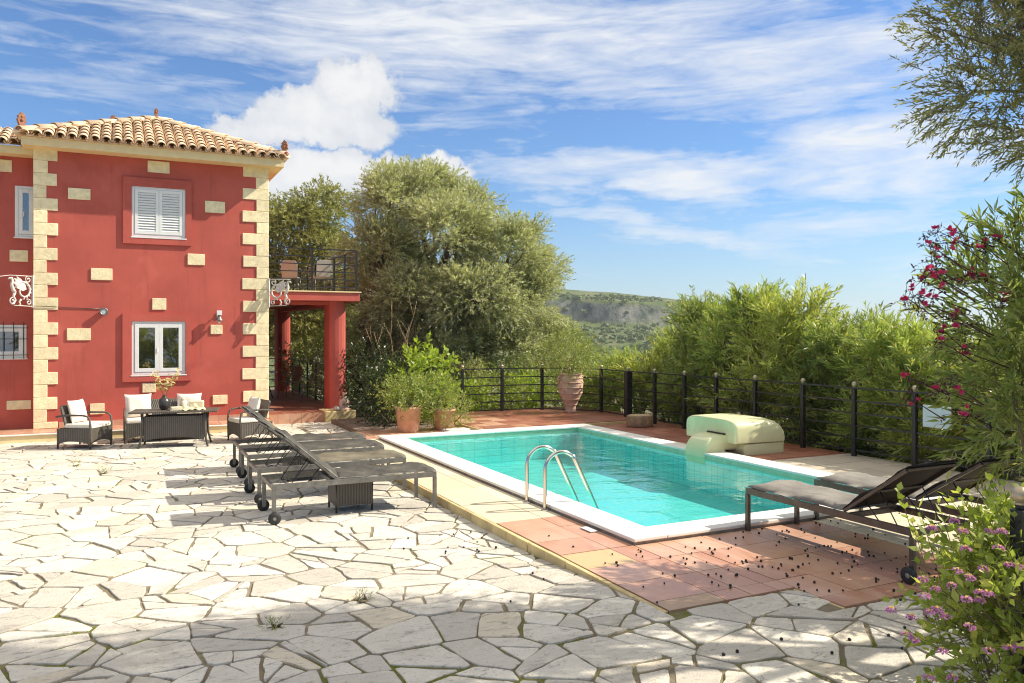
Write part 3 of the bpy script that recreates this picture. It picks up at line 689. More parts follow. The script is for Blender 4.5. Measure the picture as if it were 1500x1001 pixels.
# ---- ground floor ledge, porch, balcony
lg=MB(); lg.bx(-13,-1.36,11.32,12.55,-.06,.135); hp(lg,'ledge',M['cream_paint'],bevel=.01)
ln_=MB(); ln_.bx(-13,-1.36,11.29,11.36,.136,.160); hp(ln_,'ledge_nosing',M['coping'],bevel=.006)
keep=tl; tl=MB(); tiles(-13,-1.36,11.362,12.098,.3,.3,lambda x,y:0,z=.168); 
for i in range(21):                      # skirting tiles
    x0=HL+.42+i*.2
    if x0+.2<HR-.25: tl.bx(x0+.002,x0+.198,HB-.012,HB-.001,.17,.285)
hp(tl,'ledge_tiles',[M['tile_red'],M['tile_wine']])
PZ=.22; PA1=.62
tl=MB(); tiles(HR+.002,PA1,12.35,20.4,.33,.33,lambda x,y:1,z=PZ); tiles(HR+.002,-.05,12.32,12.349,.28,.03,lambda x,y:0,z=PZ+.001)
for i in range(5): x0=HR+i*.26; tl.bx(x0+.003,x0+.257,12.318,12.34,-.02,PZ-.002,0)
hp(tl,'porch_tiles',[M['tile_red'],M['tile_wine']]); tl=keep
pf=MB(); pf.bx(HR+.002,PA1-.002,12.341,20.4,-.4,PZ-.012); hp(pf,'porch_base',M['grout'])
sb=MB(); sb.bx(-.05,.66,12.20,12.9,-.3,PZ+.03); hp(sb,'corner_stone',M['sand_step'],bevel=.012)
def pillar(x,y):
    m=MB(); w,dp=.20,.25; pts=[]
    for k in range(9): a=math.pi+math.pi*k/8; pts.append((x+w*math.cos(a),y-dp+.0+.14*math.sin(a)))
    pts+= [(x+w,y+dp),(x-w,y+dp)]
    m.prism(pts,PZ-.03,2.82); 
    hp(m,'pillar',M['red'],bevel=.004)
pillar(.40,13.18); pillar(.36,19.9)
BZ0,BZ1=2.80,3.0
bs=MB(); bs.bx(HR+.003,.84,12.52,20.4,BZ0,BZ1); bs.bx(.22,.60,12.95,20.2,2.70,BZ0-.001); bs.bx(HR+.003,.219,12.95,13.25,2.72,BZ0-.002); hp(bs,'balcony_slab',M['red'],bevel=.01)
bt=MB(); bt.bx(HR+.003,.87,12.49,20.4,BZ1+.001,BZ1+.03); hp(bt,'balcony_edge',M['cream_paint'],bevel=.004)
def railing(name,pts,z0,h,nr,post=.045,par=house,midposts=1.15,ball=False):
    """posts with flat rails between; returns the railing object"""
    r=MB(); P=[]
    for (x0,y0),(x1,y1) in zip(pts,pts[1:]):
        L=math.hypot(x1-x0,y1-y0); n=max(1,round(L/midposts))
        for i in range(n): P.append((x0+(x1-x0)*i/n,y0+(y1-y0)*i/n))
    P.append(pts[-1])
    for (x0,y0),(x1,y1) in zip(pts,pts[1:]):
        r.beam((x0,y0,z0+h),(x1,y1,z0+h),.05,.022)
        for k in range(nr): z=z0+.1+(h-.1)*k/nr; r.beam((x0,y0,z),(x1,y1,z),.022,.022)
    o=hp(r,name,M['iron'])
    for x,y in P:
        m=MB(); m.bx(x-post/2,x+post/2,y-post/2,y+post/2,z0-.02,z0+h-.012); m.build('post',M['iron'],o)
railing('balcony_railing',[(HR+.03,12.62),(.78,12.62),(.78,20.3)],BZ1+.03,.98,5)
railing('porch_railing',[(.52,13.6),(.52,20.2),(HR+.1,20.2)],PZ,1.0,4)
bd_=MB(); bd_.bx(-1.30,-1.24,16.6,16.66,BZ1+.03,BZ1+2.0); bd_.bx(-1.08,-1.02,16.6,16.66,BZ1+.03,BZ1+2.0); bd_.bx(-1.239,-1.081,16.6,16.66,BZ1+1.9,BZ1+2.0); bd_.bx(-1.239,-1.081,16.6,16.66,BZ1+.031,BZ1+.4)
dr=hp(bd_,'balcony_door',M['white'],bevel=.004); pn=MB(); pn.bx(-1.24,-1.08,16.62,16.63,BZ1+.4,BZ1+1.9); pn.build('pane',M['glass_dark'],dr)
# ---------------------------------------------------------------- things fixed to the house
lp=empty('wall_lamp',(-2.38,HB,2.44),'white wall lantern with clear glass on the red wall near the right corner','wall lamp')
m=MB(); m.box((0,-.012,0),(.07,.024,.12)); m.beam((0,-.024,.03),(0,-.15,.03),.02,.02); m.box((0,-.15,.045),(.10,.10,.10)); m.build('bracket',M['plastic_white'],lp,bevel=.004)
m=MB(); m.lathe([(.001,.0),(.03,-.005),(.045,-.06),(.075,-.11),(.08,-.118),(.001,-.118)],(0,-.15,0),14); m.build('shade',M['grey_metal'],lp)
m=MB(); m.ball((0,-.15,-.15),.034,10,8); m.build('bulb',M['lamp_glass'],lp)
sp=empty('wall_spotlight',(-4.58,HB,2.49),'small round grey spotlight on the red wall with its cable running to the corner','spotlight')
m=MB(); T=Matrix.Rotation(math.pi/2,4,'X'); m.lathe([(.001,0),(.045,0),(.06,.03),(.078,.09),(.08,.1),(.06,.1),(.055,.085),(.001,.08)],(0,0,0),18)
m.v=[tuple(Matrix.Rotation(math.pi/2,3,'X')@Vector(v)) for v in m.v]; m.build('housing',M['grey_metal'],sp)
m=MB(); m.lathe([(.001,.09),(.03,.088),(.052,.084)],(0,0,0),14); m.v=[tuple(Matrix.Rotation(math.pi/2,3,'X')@Vector(v)) for v in m.v]; m.build('lens',M['lamp_glass'],sp)
m=MB(); m.tube([(-.06,-.012,.06),(-.3,-.01,.062),(-.7,-.012,.075),(-.84,-.012,.09),(-.86,-.034,.09),(-1.22,-.034,.1)],.007,6); m.build('cable',M['dark_metal'],sp)
def scroll(m,cx,cz,r0,r1,turns,a0,rad,n=22,sg=1):
    pts=[(cx+(r0+(r1-r0)*i/n)*math.cos(a0+sg*turns*6.283*i/n),0,cz+(r0+(r1-r0)*i/n)*math.sin(a0+sg*turns*6.283*i/n)) for i in range(n+1)]
    m.tube(pts,[rad*(1-.4*i/n) for i in range(n+1)],6)
def bracket(name,x,y,z,rz,label,wires):
    g=empty(name,(x,y,z),label,'iron bracket','winged beast brackets on the house corners',rz)
    m=MB(); K=1.0                                # local: x outwards from the corner, z up
    body=[(.02,-.02),(.06,.10),(.10,.17),(.18,.20),(.26,.17),(.33,.19),(.40,.17),(.38,.10),(.42,.02),(.37,-.07),(.30,-.02),(.27,.06),(.19,.09),(.15,.02),(.19,-.08),(.14,-.14),(.06,-.11)]
    T=Matrix(((1,0,0,0),(0,0,1,0),(0,1,0,0),(0,0,0,1)))
    wing=[(.14,.05),(.17,.14),(.26,.24),(.36,.29),(.34,.24),(.42,.25),(.38,.19),(.44,.17),(.38,.12),(.40,.07),(.31,.05),(.22,.01)]
    m.prism(wing,-.008,.008,0,T)
    m.tube([(.40,0,-.02),(.44,0,.04),(.47,0,.12),(.45,0,.2),(.47,0,.25),(.51,0,.25),(.55,0,.22)],[.035,.034,.03,.026,.026,.02,.006],6)
    scroll(m,.20,.02,.19,.06,1.25,.3,.022); scroll(m,.1,.24,.015,.07,1.2,0,.014); scroll(m,.09,-.2,.015,.065,1.2,2,.014,sg=-1); scroll(m,.45,-.19,.015,.075,1.2,1,.015)
    m.tube([(.40,0,-.02),(.43,0,-.1),(.38,0,-.17),(.42,0,-.24),(.47,0,-.25)],[.03,.024,.018,.016,.01],6); m.tube([(.26,0,-.15),(.30,0,-.2),(.27,0,-.25),(.31,0,-.26)],[.02,.016,.014,.008],6)
    for k in range(6): a=2.2+k*.45; m.tube([(.20+.12*math.cos(a),0,.02+.12*math.sin(a)),(.20+.17*math.cos(a+.3),0,.02+.17*math.sin(a+.3))],[.008,.018],5)
    m.build('scrollwork',M['bracket'],g)
    f=MB(); f.tube([(0,0,.31),(.52,0,.30)],.009,6); f.tube([(0,0,-.28),(.42,0,-.27)],.009,6); f.bx(-.02,.004,-.02,.02,-.31,.33); f.build('mounting_bar',M['bracket'],g)
    for k in wires:
        q=MB(); q.tube(k,.006,5); q.build('wire',M['white'],g)
    return g
bracket('corner_bracket',HL-.03,HB-.02,2.86,R(180+48),'white iron winged beast bracket on the left corner of the house above the barred window',[[(.52,0,.30),(1.5,.4,.16),(3,.9,.05)]])
bracket('corner_bracket',HR+.03,HB-.02,2.93,R(-42),'white iron winged beast bracket on the right corner of the house below the balcony',[])
# ---- porch and balcony furniture
def cafe_chair(x,y,z,rz,label,mat,group):
    g=empty('wicker_chair',(x,y,z),label,'chair',group,rz)
    m=MB(); m.prism([(-.22,-.22),(.22,-.22),(.2,.2),(-.2,.2)],.42,.45); m.build('seat',mat,g,bevel=.01)
    m=MB(); m.prism([(-.19,.45),(.19,.45),(.21,.8),(.15,.88),(-.15,.88),(-.21,.8)],-.015,.015,0,Matrix(((1,0,0,0),(0,-.97,.2,.24),(0,.25,.97,0),(0,0,0,1)))if False else Matrix(((1,0,0,0),(0,.22,1,.10),(0,.98,0,0),(0,0,0,1)))); m.build('backrest',mat,g,bevel=.008)
    for sx in(-1,1):
        for sy in(-1,1):
            m=MB(); m.tube([(sx*.2,sy*.19,.43),(sx*.23,sy*.25,0)],.012,6); m.build('leg',M['grey_metal'],g)
        m=MB(); m.tube([(sx*.23,-.2,.43),(sx*.25,-.2,.60),(sx*.25,-.12,.65),(sx*.24,.22,.66)],.013,6); m.build('armrest',M['grey_metal'],g)
    return g
cafe_chair(.05,17.0,PZ,R(-70),'tan wicker chair with metal legs standing on the shaded porch floor',M['rattan'],'metal legged chairs at the house')
cafe_chair(.32,14.4,BZ1+.03,R(190),'pale mesh chair facing out behind the balcony rails, nearer the corner of the balcony',M['hub'],'metal legged chairs at the house')
cafe_chair(-.32,14.9,BZ1+.03,R(160),'second pale mesh chair behind the balcony rails, nearer the house wall',M['hub'],'metal legged chairs at the house')
g=empty('porch_table',(-.75,16.9,PZ),'small table with a pale round top on the porch beside the wicker chair','table')
m=MB(); m.lathe([(.001,.72),(.44,.72),(.45,.735),(.44,.75),(.001,.75)],(0,0,0),24); m.build('tabletop',M['coping'],g)
for k in range(3): m=MB(); a=k*2.1+.4; m.tube([(.1*math.cos(a),.1*math.sin(a),.72),(.36*math.cos(a),.36*math.sin(a),0)],.016,6); m.build('leg',M['iron'],g)
def rockmesh(name,x,y,z,r,sc,mtl,label,cat):
    m=MB(); m.ball((0,0,0),r,12,9)
    m.v=[(v[0]*sc[0]*(1+.18*math.sin(9*v[0]/r+3*v[2]/r)),v[1]*sc[1]*(1+.15*math.sin(5*v[2]/r+2)),max(v[2]*sc[2]*(1+.12*math.cos(6*v[0]/r+v[1]*4/r)),-r*.55*sc[2])+r*.55*sc[2]) for v in m.v]
    o=m.build(name,mtl,None,loc=(x,y,z)); tag(o,label,cat); return o
rockmesh('rock',.24,12.33,PZ+.03,.09,(1,.9,.75),M['rock'],'small pale round rock at the foot of the front red pillar','rock')
m=MB(); m.lathe([(.001,0),(.12,0),(.125,.03),(.10,.06),(.11,.12),(.115,.2),(.10,.25),(.07,.29),(.05,.31),(.055,.35),(.045,.39),(.001,.40)],(0,0,0),10)
m.v=[(v[0]*(1+.12*math.sin(14*v[2])),v[1]*.8+.02*math.sin(11*v[2]),v[2]) for v in m.v]; m.ball((-.03,0,.40),.022,6,5); m.ball((.035,0,.40),.022,6,5)
tag(m.build('stone_figurine',M['pink_rock'],None,loc=(.42,12.32,PZ+.03)),'rough pinkish stone figurine at the foot of the front red pillar','figurine')
# ================================================================ fences
FZ=DZ
def fence(name,pts,label,z0=FZ,h=1.10,nr=5,ball=True,first=True,wide=None):
    x0,y0=pts[0]; f=empty(name,(x0,y0,z0),label,'fence'); r=MB()
    L=[(x-x0,y-y0) for x,y in pts]
    for i,(p,q) in enumerate(zip(L,L[1:])):
        r.beam((*p,h-.008),(*q,h-.008),.048,.024)
        m=MB()
        for k in range(nr): z=.10+(h-.12)*k/nr; m.beam((*p,z),(*q,z),.02,.026)
        m.build('rail',M['iron'],f)
    r.build('top_rail',M['iron'],f)
    for i,(x,y) in enumerate(L):
        if i==0 and not first: continue
        w=.135 if wide==i else .066; m=MB(); m.bx(x-w/2,x+w/2,y-w/2,y+w/2,-.06,h-.022); po=m.build('post',M['iron'],f,bevel=.004)
        if ball: m=MB(); m.lathe([(.001,h+.004),(.03,h+.004),(.022,h+.016),(.001,h+.016)],(x,y,0),10); m.ball((x,y,h+.05),.042,12,8); m.build('ball_finial',M['gold'],po)
    return f
fence('iron_fence',[(2.96,11.3),(4.0,11.3),(5.0,11.12),(5.52,10.62),(5.98,9.98)],'black iron fence with ball topped posts along the far end of the pool terrace')
fence('iron_fence',[(5.98,9.98),(5.98,8.86),(6.03,7.93),(6.08,6.98),(6.14,6.08),(6.2,5.08),(6.22,3.95),(6.24,2.9),(6.29,1.85),(6.33,.75),(6.36,-.35),(6.4,-1.45)],'long black iron fence before the oleander hedge right of the pool',first=False,wide=1)
px_,py_=cw(2.48,3.92)
fence('iron_fence',[(px_,py_),(px_+1.15,py_+.12),(px_+2.3,py_+.24)],'near black fence post with a weathered gold ball beside the lantana bush',z0=.09,h=1.16)
# sign panel behind the oleander
sx,sy=cw((1377-750)/1177*11.2,11.2); sg_=empty('sign_board',(6.24,1.42,DZ+.62),'pale blue white board fixed to the fence behind the oleander','board')
m=MB(); m.box((-.06,0,.15),(.012,.42,.30)); m.build('panel',M['sign'],sg_,bevel=.002)
m=MB(); m.box((-.05,0,.15),(.01,.44,.32)); m.build('frame',M['plastic_white'],sg_)
# ================================================================ loungers
def lounger(x,y,z,rz,label,group,dark=False,ang=40,seat='sling'):
    """local x runs from the wheels (0) to the foot end (1.9)"""
    g=empty('sun_lounger',(x,y,z),label,'sun lounger',group,rz); fm=M['dark_metal'] if dark else M['grey_metal']; W=.66; HZ=.40
    f=MB()
    for s in(0,1): f.beam((0,s*W,HZ),(1.9,s*W,HZ),.03,.06)
    for xx in(.015,.68,1.885): f.beam((xx,.016,HZ-.004),(xx,W-.016,HZ-.004),.028,.048)
    f.build('frame',fm,g,bevel=.003)
    for s in(0,1):
        m=MB(); m.box((1.88,s*W,HZ/2-.016),(.042,.038,HZ-.03)); m.build('leg',fm,g,bevel=.003)
        m=MB(); m.box((.022,s*W,HZ/2+.018),(.042,.038,HZ-.098)); lo=m.build('leg',fm,g,bevel=.003)
        wx=(-.045 if s==0 else .045)
        m=MB(); m.lathe([(.022,-.02),(.062,-.02),(.068,-.012),(.068,.012),(.062,.02),(.022,.02)],(0,0,0),22); m.v=[(v[0]+.022,v[2]+s*W+wx,v[1]+.068) for v in m.v]; wh=m.build('wheel',M['rubber'],g)
        m=MB(); m.lathe([(.001,-.016),(.03,-.016),(.036,-.008),(.036,.008),(.03,.016),(.001,.016)],(0,0,0),14); m.v=[(v[0]+.022,v[2]+s*W+wx,v[1]+.068) for v in m.v]; m.build('hub',M['hub'],wh)
    a=R(ang); hx,hz=.72,HZ+.035; BL=.76; ca,sa=math.cos(a),math.sin(a)
    def pad(L,nx,th,sagf,T,mt,name,edge):
        m=MB(); ny=8; top=[];bot=[]
        for i in range(nx+1):
            for j in range(ny+1):
                u,v=i/nx,j/ny; q=.006*math.sin(u*38)*math.sin(v*9)+.006*math.sin(u*13+v*4)+rnd.uniform(-.003,.003)+.010*math.sin(u*7+3*v)*math.sin(v*5)
                ed=min(u,1-u,v*.5,(1-v)*.5); cr=1-max(0,1-ed/.05)**2*.75; yy=.012+v*(W-.024)+ (.008*math.sin(u*24) if j in(0,ny) else 0)
                top.append(T(u*L,yy,th*cr+q+sagf*math.sin(u*math.pi)*math.sin(v*math.pi))); bot.append(T(u*L,yy,.0+sagf*.6*math.sin(u*math.pi)*math.sin(v*math.pi)))
        n=ny+1; N=len(top); F=[(i*n+j,(i+1)*n+j,(i+1)*n+j+1,i*n+j+1) for i in range(nx) for j in range(ny)]
        m.add(top+bot,F,0,True); m.f+= [tuple(k+N for k in reversed(q)) for q in F]; m.m+=[2]*len(F); m.sm+=[True]*len(F)
        rim=[(i*n) for i in range(nx+1)]+[nx*n+j for j in range(1,n)]+[i*n+ny for i in range(nx-1,-1,-1)]+[j for j in range(ny-1,0,-1)]
        for p,q in zip(rim,rim[1:]+rim[:1]): m.f.append((p,p+N,q+N,q)); m.m.append(edge); m.sm.append(False)
        return m.build(name,[M[mt],M['sling_edge'],M['sling_dark']],g)
    pad(1.19,22,.035,-.012,lambda u,v,w:(hx+u-.01,v,hz+w),seat,'mattress',0 if dark else 1)
    T=lambda u,v,w:(hx-u*ca+w*sa,v,hz+.012+u*sa+w*ca)
    bf=MB()
    for s in(0,1): bf.beam(T(0,s*(W-.05)+.025,-.016),T(BL,s*(W-.05)+.025,-.016),.024,.024)
    bf.beam(T(BL,.03,-.016),T(BL,W-.03,-.016),.022,.022); bf.beam(T(BL*.5,.03,-.022),T(BL*.5,W-.03,-.022),.018,.018); bf.build('backrest_frame',fm,g)
    pad(BL+.03,16,.04 if not dark else .03,.008 if not dark else -.03,T,'sling_dark' if dark else seat,'backrest',0 if dark else 1)
    st=MB()
    for s in(.07,W-.07):
        p=Vector(T(BL*.52,s,-.03)); st.tube([p,(.20,s,HZ-.02)],.005,6); st.tube([(.20,s,HZ-.02),(.30,s,HZ-.05)],.005,6); st.tube([T(BL*.28,s,-.03),(.36,s,HZ-.03)],.005,6)
    st.tube([(.20,.07,HZ-.02),(.20,W-.07,HZ-.02)],.005,6); st.build('strut',M['iron'],g)
    return g
LG='loungers set out beside the pool'
lounger(-2.82,2.76,0,0,'charcoal sun lounger on the white paving, first of the row, nearest the camera',LG,ang=41)
lounger(-2.80,3.90,0,.02,'second charcoal sun lounger of the row on the white paving, its seat faded olive brown',LG,ang=40,seat='sling_olive')
lounger(-2.76,5.06,0,-.01,'third charcoal sun lounger of the row on the white paving, counting from the camera',LG,ang=40)
lounger(-2.74,6.06,0,.0,'farthest charcoal sun lounger of the row on the white paving, closest to the armchairs',LG,ang=40)
lounger(2.0,-1.92,DZ,R(90),'dark bronze sun lounger with a grey seat on the red tiles, nearest the camera',LG,True,36,seat='sling_grey')
lounger(2.98,-1.88,DZ,R(90),'dark bronze sun lounger farther right, partly hidden by the flowering oleander',LG,True,34,seat='sling_grey')
def arch_panel(m,p,q,z0,z1,arch,th=.02,mi=0,n=10):
    p,q=Vector((*p,0)),Vector((*q,0)); d=(q-p); L=d.length; d/=L; nn=Vector((-d.y,d.x,0))
    poly=[(0,z1),(0,z0)]+[(L*i/n,z0+arch*math.sin(math.pi*i/n)**.6) for i in range(1,n)]+[(L,z0),(L,z1)]
    T=Matrix(((d.x,0,nn.x,p.x),(d.y,0,nn.y,p.y),(0,1,0,0),(0,0,0,1))); m.prism(poly,-th/2,th/2,mi,T)
def stool(x,y,label):
    g=empty('wicker_stool',(x,y,0),label,'stool','wicker stools under the loungers'); w,d=.42,.36; m=MB()
    for p,q in (((0,0),(w,0)),((w,0),(w,d)),((w,d),(0,d)),((0,d),(0,0))): arch_panel(m,p,q,.07,.33,.01)
    m.build('base',M['wicker'],g); m=MB(); m.bx(-.01,w+.01,-.01,d+.01,.331,.35); m.build('seat',M['wicker'],g,bevel=.006)
    for i in(0,1):
        for j in(0,1): m=MB(); m.tube([(i*w,j*d,0),(i*w,j*d,.32)],.013,6); m.build('leg',M['dark_metal'],g)
stool(-2.06,2.98,'dark wicker stool tucked under the nearest charcoal lounger'); stool(-2.2,5.15,'dark wicker stool in the shade under the third charcoal lounger')
# ================================================================ wicker suite by the wall
def cushion(m,c,w,h,t,T,n=10):
    g=[]
    for sgn in(1,-1):
        for i in range(n+1):
            for j in range(n+1):
                u,v=2*i/n-1,2*j/n-1; k=(1-u**4)*(1-v**4); pin=1-.07*(1-abs(u)**3)*abs(v)**6-.0; pin2=1-.07*(1-abs(v)**3)*abs(u)**6
                g.append(T@Vector((u*w/2*pin2,v*h/2*pin,sgn*t/2*k**.6+.006*math.sin(5*u+3*v)*k)))
    N=(n+1)**2; F=[(i*(n+1)+j,(i+1)*(n+1)+j,(i+1)*(n+1)+j+1,i*(n+1)+j+1) for i in range(n) for j in range(n)]
    m.add(g,F+[tuple(N+k for k in reversed(f)) for f in F],0,True)
def pillow(x,y,z,w,h,rz,tilt,label):
    m=MB(); T=Matrix.Rotation(rz,4,'Z')@Matrix.Rotation(math.pi/2-tilt,4,'X'); cushion(m,None,w,h,.15,T)
    lo=min(v[2] for v in m.v); m.v=[(v[0],v[1],v[2]-lo) for v in m.v]
    o=m.build('throw_pillow',M['cushion'],None,loc=(x,y,z)); tag(o,label,'pillow','cream pillows on the wicker seats'); return o
def wseat(name,x,y,rz,W,D,label,cat,group=None):
    """faces local -y; x across"""
    g=empty(name,(x,y,0),label,cat,group,rz); h=W/2; SZ=.36
    m=MB(); arch_panel(m,(-h,0),(h,0),.07,SZ,.07); arch_panel(m,(h,0),(h,D),.07,SZ,.07); arch_panel(m,(h,D),(-h,D),.07,SZ,.04); arch_panel(m,(-h,D),(-h,0),.07,SZ,.07); m.bx(-h,h,.01,D,SZ-.03,SZ); m.build('base',M['wicker'],g)
    m=MB(); T=Matrix(((1,0,0,0),(0,.26,1,D-.14),(0,.965,0,SZ-.02),(0,0,0,1))); m.prism([(-h+.03,0),(h-.03,0),(h-.02,.40),(h-.05,.44),(-h+.05,.44),(-h+.02,.40)],-.02,.02,0,T); m.build('backrest',M['wicker'],g,bevel=.012)
    for s in(-1,1):
        m=MB(); xx=s*(h+.005); m.tube([(xx,.0,.05),(xx,-.005,.44),(xx,.01,.54),(xx,.06,.585),(xx,.14,.6),(xx,D*.7,.6),(xx,D+.03,.57)],[.018]*7,8); m.build('armrest',M['wicker'],g)
        for yy in(0,D): m=MB(); m.tube([(s*h,yy,0),(s*h,yy,SZ)],.016,8); m.build('leg',M['dark_metal'],g)
    nC=1 if W<.9 else 2
    for i in range(nC):
        w=(W-.04)/nC; m=MB(); cx=-h+.02+w*(i+.5); m.bx(cx-w/2+.004,cx+w/2-.004,-.02,D-.1,SZ+.001,SZ+.085); m.build('seat_cushion',M['cushion'],g,bevel=.028,seg=3)
    return g
AG='wicker armchairs at the coffee table'
wseat('wicker_armchair',-4.60,10.08,R(57),.60,.62,'grey wicker armchair with a cream pillow left of the coffee table, facing right','armchair',AG)
wseat('wicker_armchair',-2.34,9.80,R(-76),.60,.62,'grey wicker armchair with a cream pillow right of the coffee table, behind the raised lounger','armchair',AG)
wseat('wicker_sofa',-3.50,10.40,0,1.42,.64,'grey wicker two seat sofa with cream cushions against the red wall','sofa')
pillow(-3.97,10.80,.445,.48,.46,.1,.28,'large cream pillow at the left end of the wicker sofa'); pillow(-3.06,10.83,.445,.46,.44,-.12,.28,'large cream pillow at the right end of the wicker sofa')
pillow(-4.98,10.31,.445,.42,.42,R(57),.22,'cream pillow on the left wicker armchair'); pillow(-1.98,9.88,.445,.40,.40,R(-76),.22,'cream pillow on the right wicker armchair')
TR_=R(-11); tb=empty('coffee_table',(-3.37,9.72,0),'grey wicker coffee table with flared metal legs in front of the sofa','coffee table',None,TR_)
m=MB(); m.bx(-.74,.74,-.34,.34,.625,.655); m.build('tabletop',M['wicker'],tb,bevel=.006)
m=MB(); a_,b_=.50,.22
for p,q in (((-a_,-b_),(a_,-b_)),((a_,-b_),(a_,b_)),((a_,b_),(-a_,b_)),((-a_,b_),(-a_,-b_))): arch_panel(m,p,q,.12,.56,.06)
m.build('base',M['wicker'],tb)
for i in(-1,1):
    for j in(-1,1): m=MB(); m.tube([(i*.53,j*.25,.625),(i*.52,j*.245,.45),(i*.535,j*.26,.2),(i*.58,j*.30,0)],[.026,.022,.02,.018],8); m.build('leg',M['wicker'],tb)
def tpos(x,y): c,s=math.cos(TR_),math.sin(TR_); return (-3.37+x*c-y*s,9.72+x*s+y*c,.6555)
va=MB(); va.lathe([(.001,0),(.05,0),(.085,.04),(.105,.10),(.10,.16),(.075,.205),(.042,.235),(.036,.25),(.045,.262),(.037,.262),(.03,.25),(.001,.24)],(0,0,0),24)
tag(va.build('vase',M['ceramic'],None,loc=tpos(-.20,.04)),'round dark glazed vase on the coffee table','vase')
fl=empty('flower_sprays',tpos(-.20,.04),'cream blossom sprays standing in the dark vase','flowers')
sm=MB(); FV=[];FI=[];LV=[]
for k in range(7):
    a=k*.9+.3; lean=.10+.10*rnd.random(); hgt=.36+.16*rnd.random(); tip=Vector((lean*math.cos(a)*1.6,lean*math.sin(a),.20+hgt)); sm.tube([(0,0,.2),(tip.x*.4,tip.y*.4,.2+hgt*.5),tip],[.003,.003,.002],5)
    n=16; t=rng.uniform(.45,1.03,n)[:,None]; P=np.array([0,0,.2])*(1-t)+np.array(tip)*t+rng.normal(size=(n,3))*.022
    d=rand_dir(n*5).reshape(n,5,3); V=twigs(np.repeat(P,1,0),rand_dir(n),.012,1,5,.026,.022,1.1); FV.append(V)
    P2=np.array([0,0,.2])*(1-t)+np.array(tip)*t*.8; LV.append(twigs(P2[:6],rand_dir(6),.02,1,2,.05,.018,.9))
sm.build('stem',M['stem'],fl); FV=np.concatenate(FV); quads('blossom',FV,[M['f_white'],M['f_yellow']],fl,rng.choice([0,1],len(FV),p=[.7,.3])); quads('foliage',np.concatenate(LV),M['l_mid'],fl)
jr=MB(); jr.lathe([(.001,0),(.06,0),(.065,.02),(.066,.13),(.045,.16),(.04,.17),(.05,.175),(.05,.19),(.02,.21),(.012,.225),(.001,.23)],(0,0,0),18)
tag(jr.build('lidded_jar',M['ivory'],None,loc=tpos(.12,.10)),'ivory lidded jar on the coffee table behind the yellow cloth','jar')
bx_=MB(); bx_.bx(-.13,.13,-.06,.06,0,.15); tag(bx_.build('ivory_box',M['ivory'],None,loc=tpos(.34,.13),rz=TR_,bevel=.02,seg=3),'ivory rounded box on the coffee table beside the jar','box')
bk=MB(); bk.bx(-.10,.10,-.07,.07,0,.03); bk.box((.005,.0,.048),(.19,.13,.034),.12); tag(bk.build('book_stack',M['ivory'],None,loc=tpos(.02,-.12),rz=TR_+.2,bevel=.004),'two pale books lying on the coffee table in front of the jar','books')
cl=MB(); n=16; vs=[]
for i in range(n+1):
    for j in range(n+1):
        u,v=2*i/n-1,2*j/n-1; r2=u*u+v*v; vs.append((u*.20+.02*math.sin(6*v),v*.13+.02*math.sin(5*u+2),max(.004,.075*math.exp(-2.2*r2)*(1+.5*math.sin(7*u+4*v))+.012*math.sin(11*u-6*v)+.012)))
cl.add(vs,[(i*(n+1)+j,(i+1)*(n+1)+j,(i+1)*(n+1)+j+1,i*(n+1)+j+1) for i in range(n) for j in range(n)],0,True)
o=cl.build('folded_cloth',M['cloth'],None,loc=tpos(.30,-.10)); md=o.modifiers.new('thick','SOLIDIFY'); md.thickness=.006; tag(o,'pale yellow cloth bunched on the coffee table','cloth')
# ================================================================ pool ladder, filter unit, pots
ld=empty('pool_ladder',(0,1.87,DZ),'stainless steel pool ladder with two curved handrails at the near left side of the pool','pool ladder')
for yy in(-.22,.22):
    pts=[(-.05,yy,0),(-.05,yy,.30)]; 
    for k in range(11): a=math.pi-math.pi*.83*k/10; pts.append((.155+.205*math.cos(a),yy,.44+.20*math.sin(a)))
    pts+=[(.62,yy,-.03),(.655,yy,-.14),(.66,yy,-.3),(.66,yy,-.53)]
    sp_=[]                                  # Catmull-Rom through the points
    for i in range(len(pts)-1):
        p0,p1,p2,p3=[Vector(pts[max(0,min(len(pts)-1,i+d))]) for d in(-1,0,1,2)]
        for q in range(3):
            t_=q/3; sp_.append(.5*((2*p1)+(p2-p0)*t_+(2*p0-5*p1+4*p2-p3)*t_*t_+(3*p1-p0-3*p2+p3)*t_**3))
    sp_.append(Vector(pts[-1])); m=MB(); m.tube(sp_,.0215,12); m.build('handrail',M['steel'],ld)
    m=MB(); m.lathe([(.022,.014),(.04,.012),(.045,.002),(.045,0)],(-.05,yy,0),18); m.build('base_plate',M['steel'],ld)
for k,z in enumerate((-.22,-.42)):
    m=MB(); m.bx(.63,.70,-.22,.22,z-.012,z+.012); m.build('tread',M['steel'],ld,bevel=.004)
fu=empty('pool_filter_unit',(4.55,4.25,DZ),'cream fibreglass pool filter housing on the coping with its spout dipping into the water','pool filter')
def rbox(poly,y0,y1,name,bev=.04,seg=3):
    m=MB(); T=Matrix(((1,0,0,0),(0,0,1,0),(0,1,0,0),(0,0,0,1))); m.prism(poly,y0,y1,0,T); o=m.build(name,M['box_cream'],fu,bevel=bev,seg=seg); return o
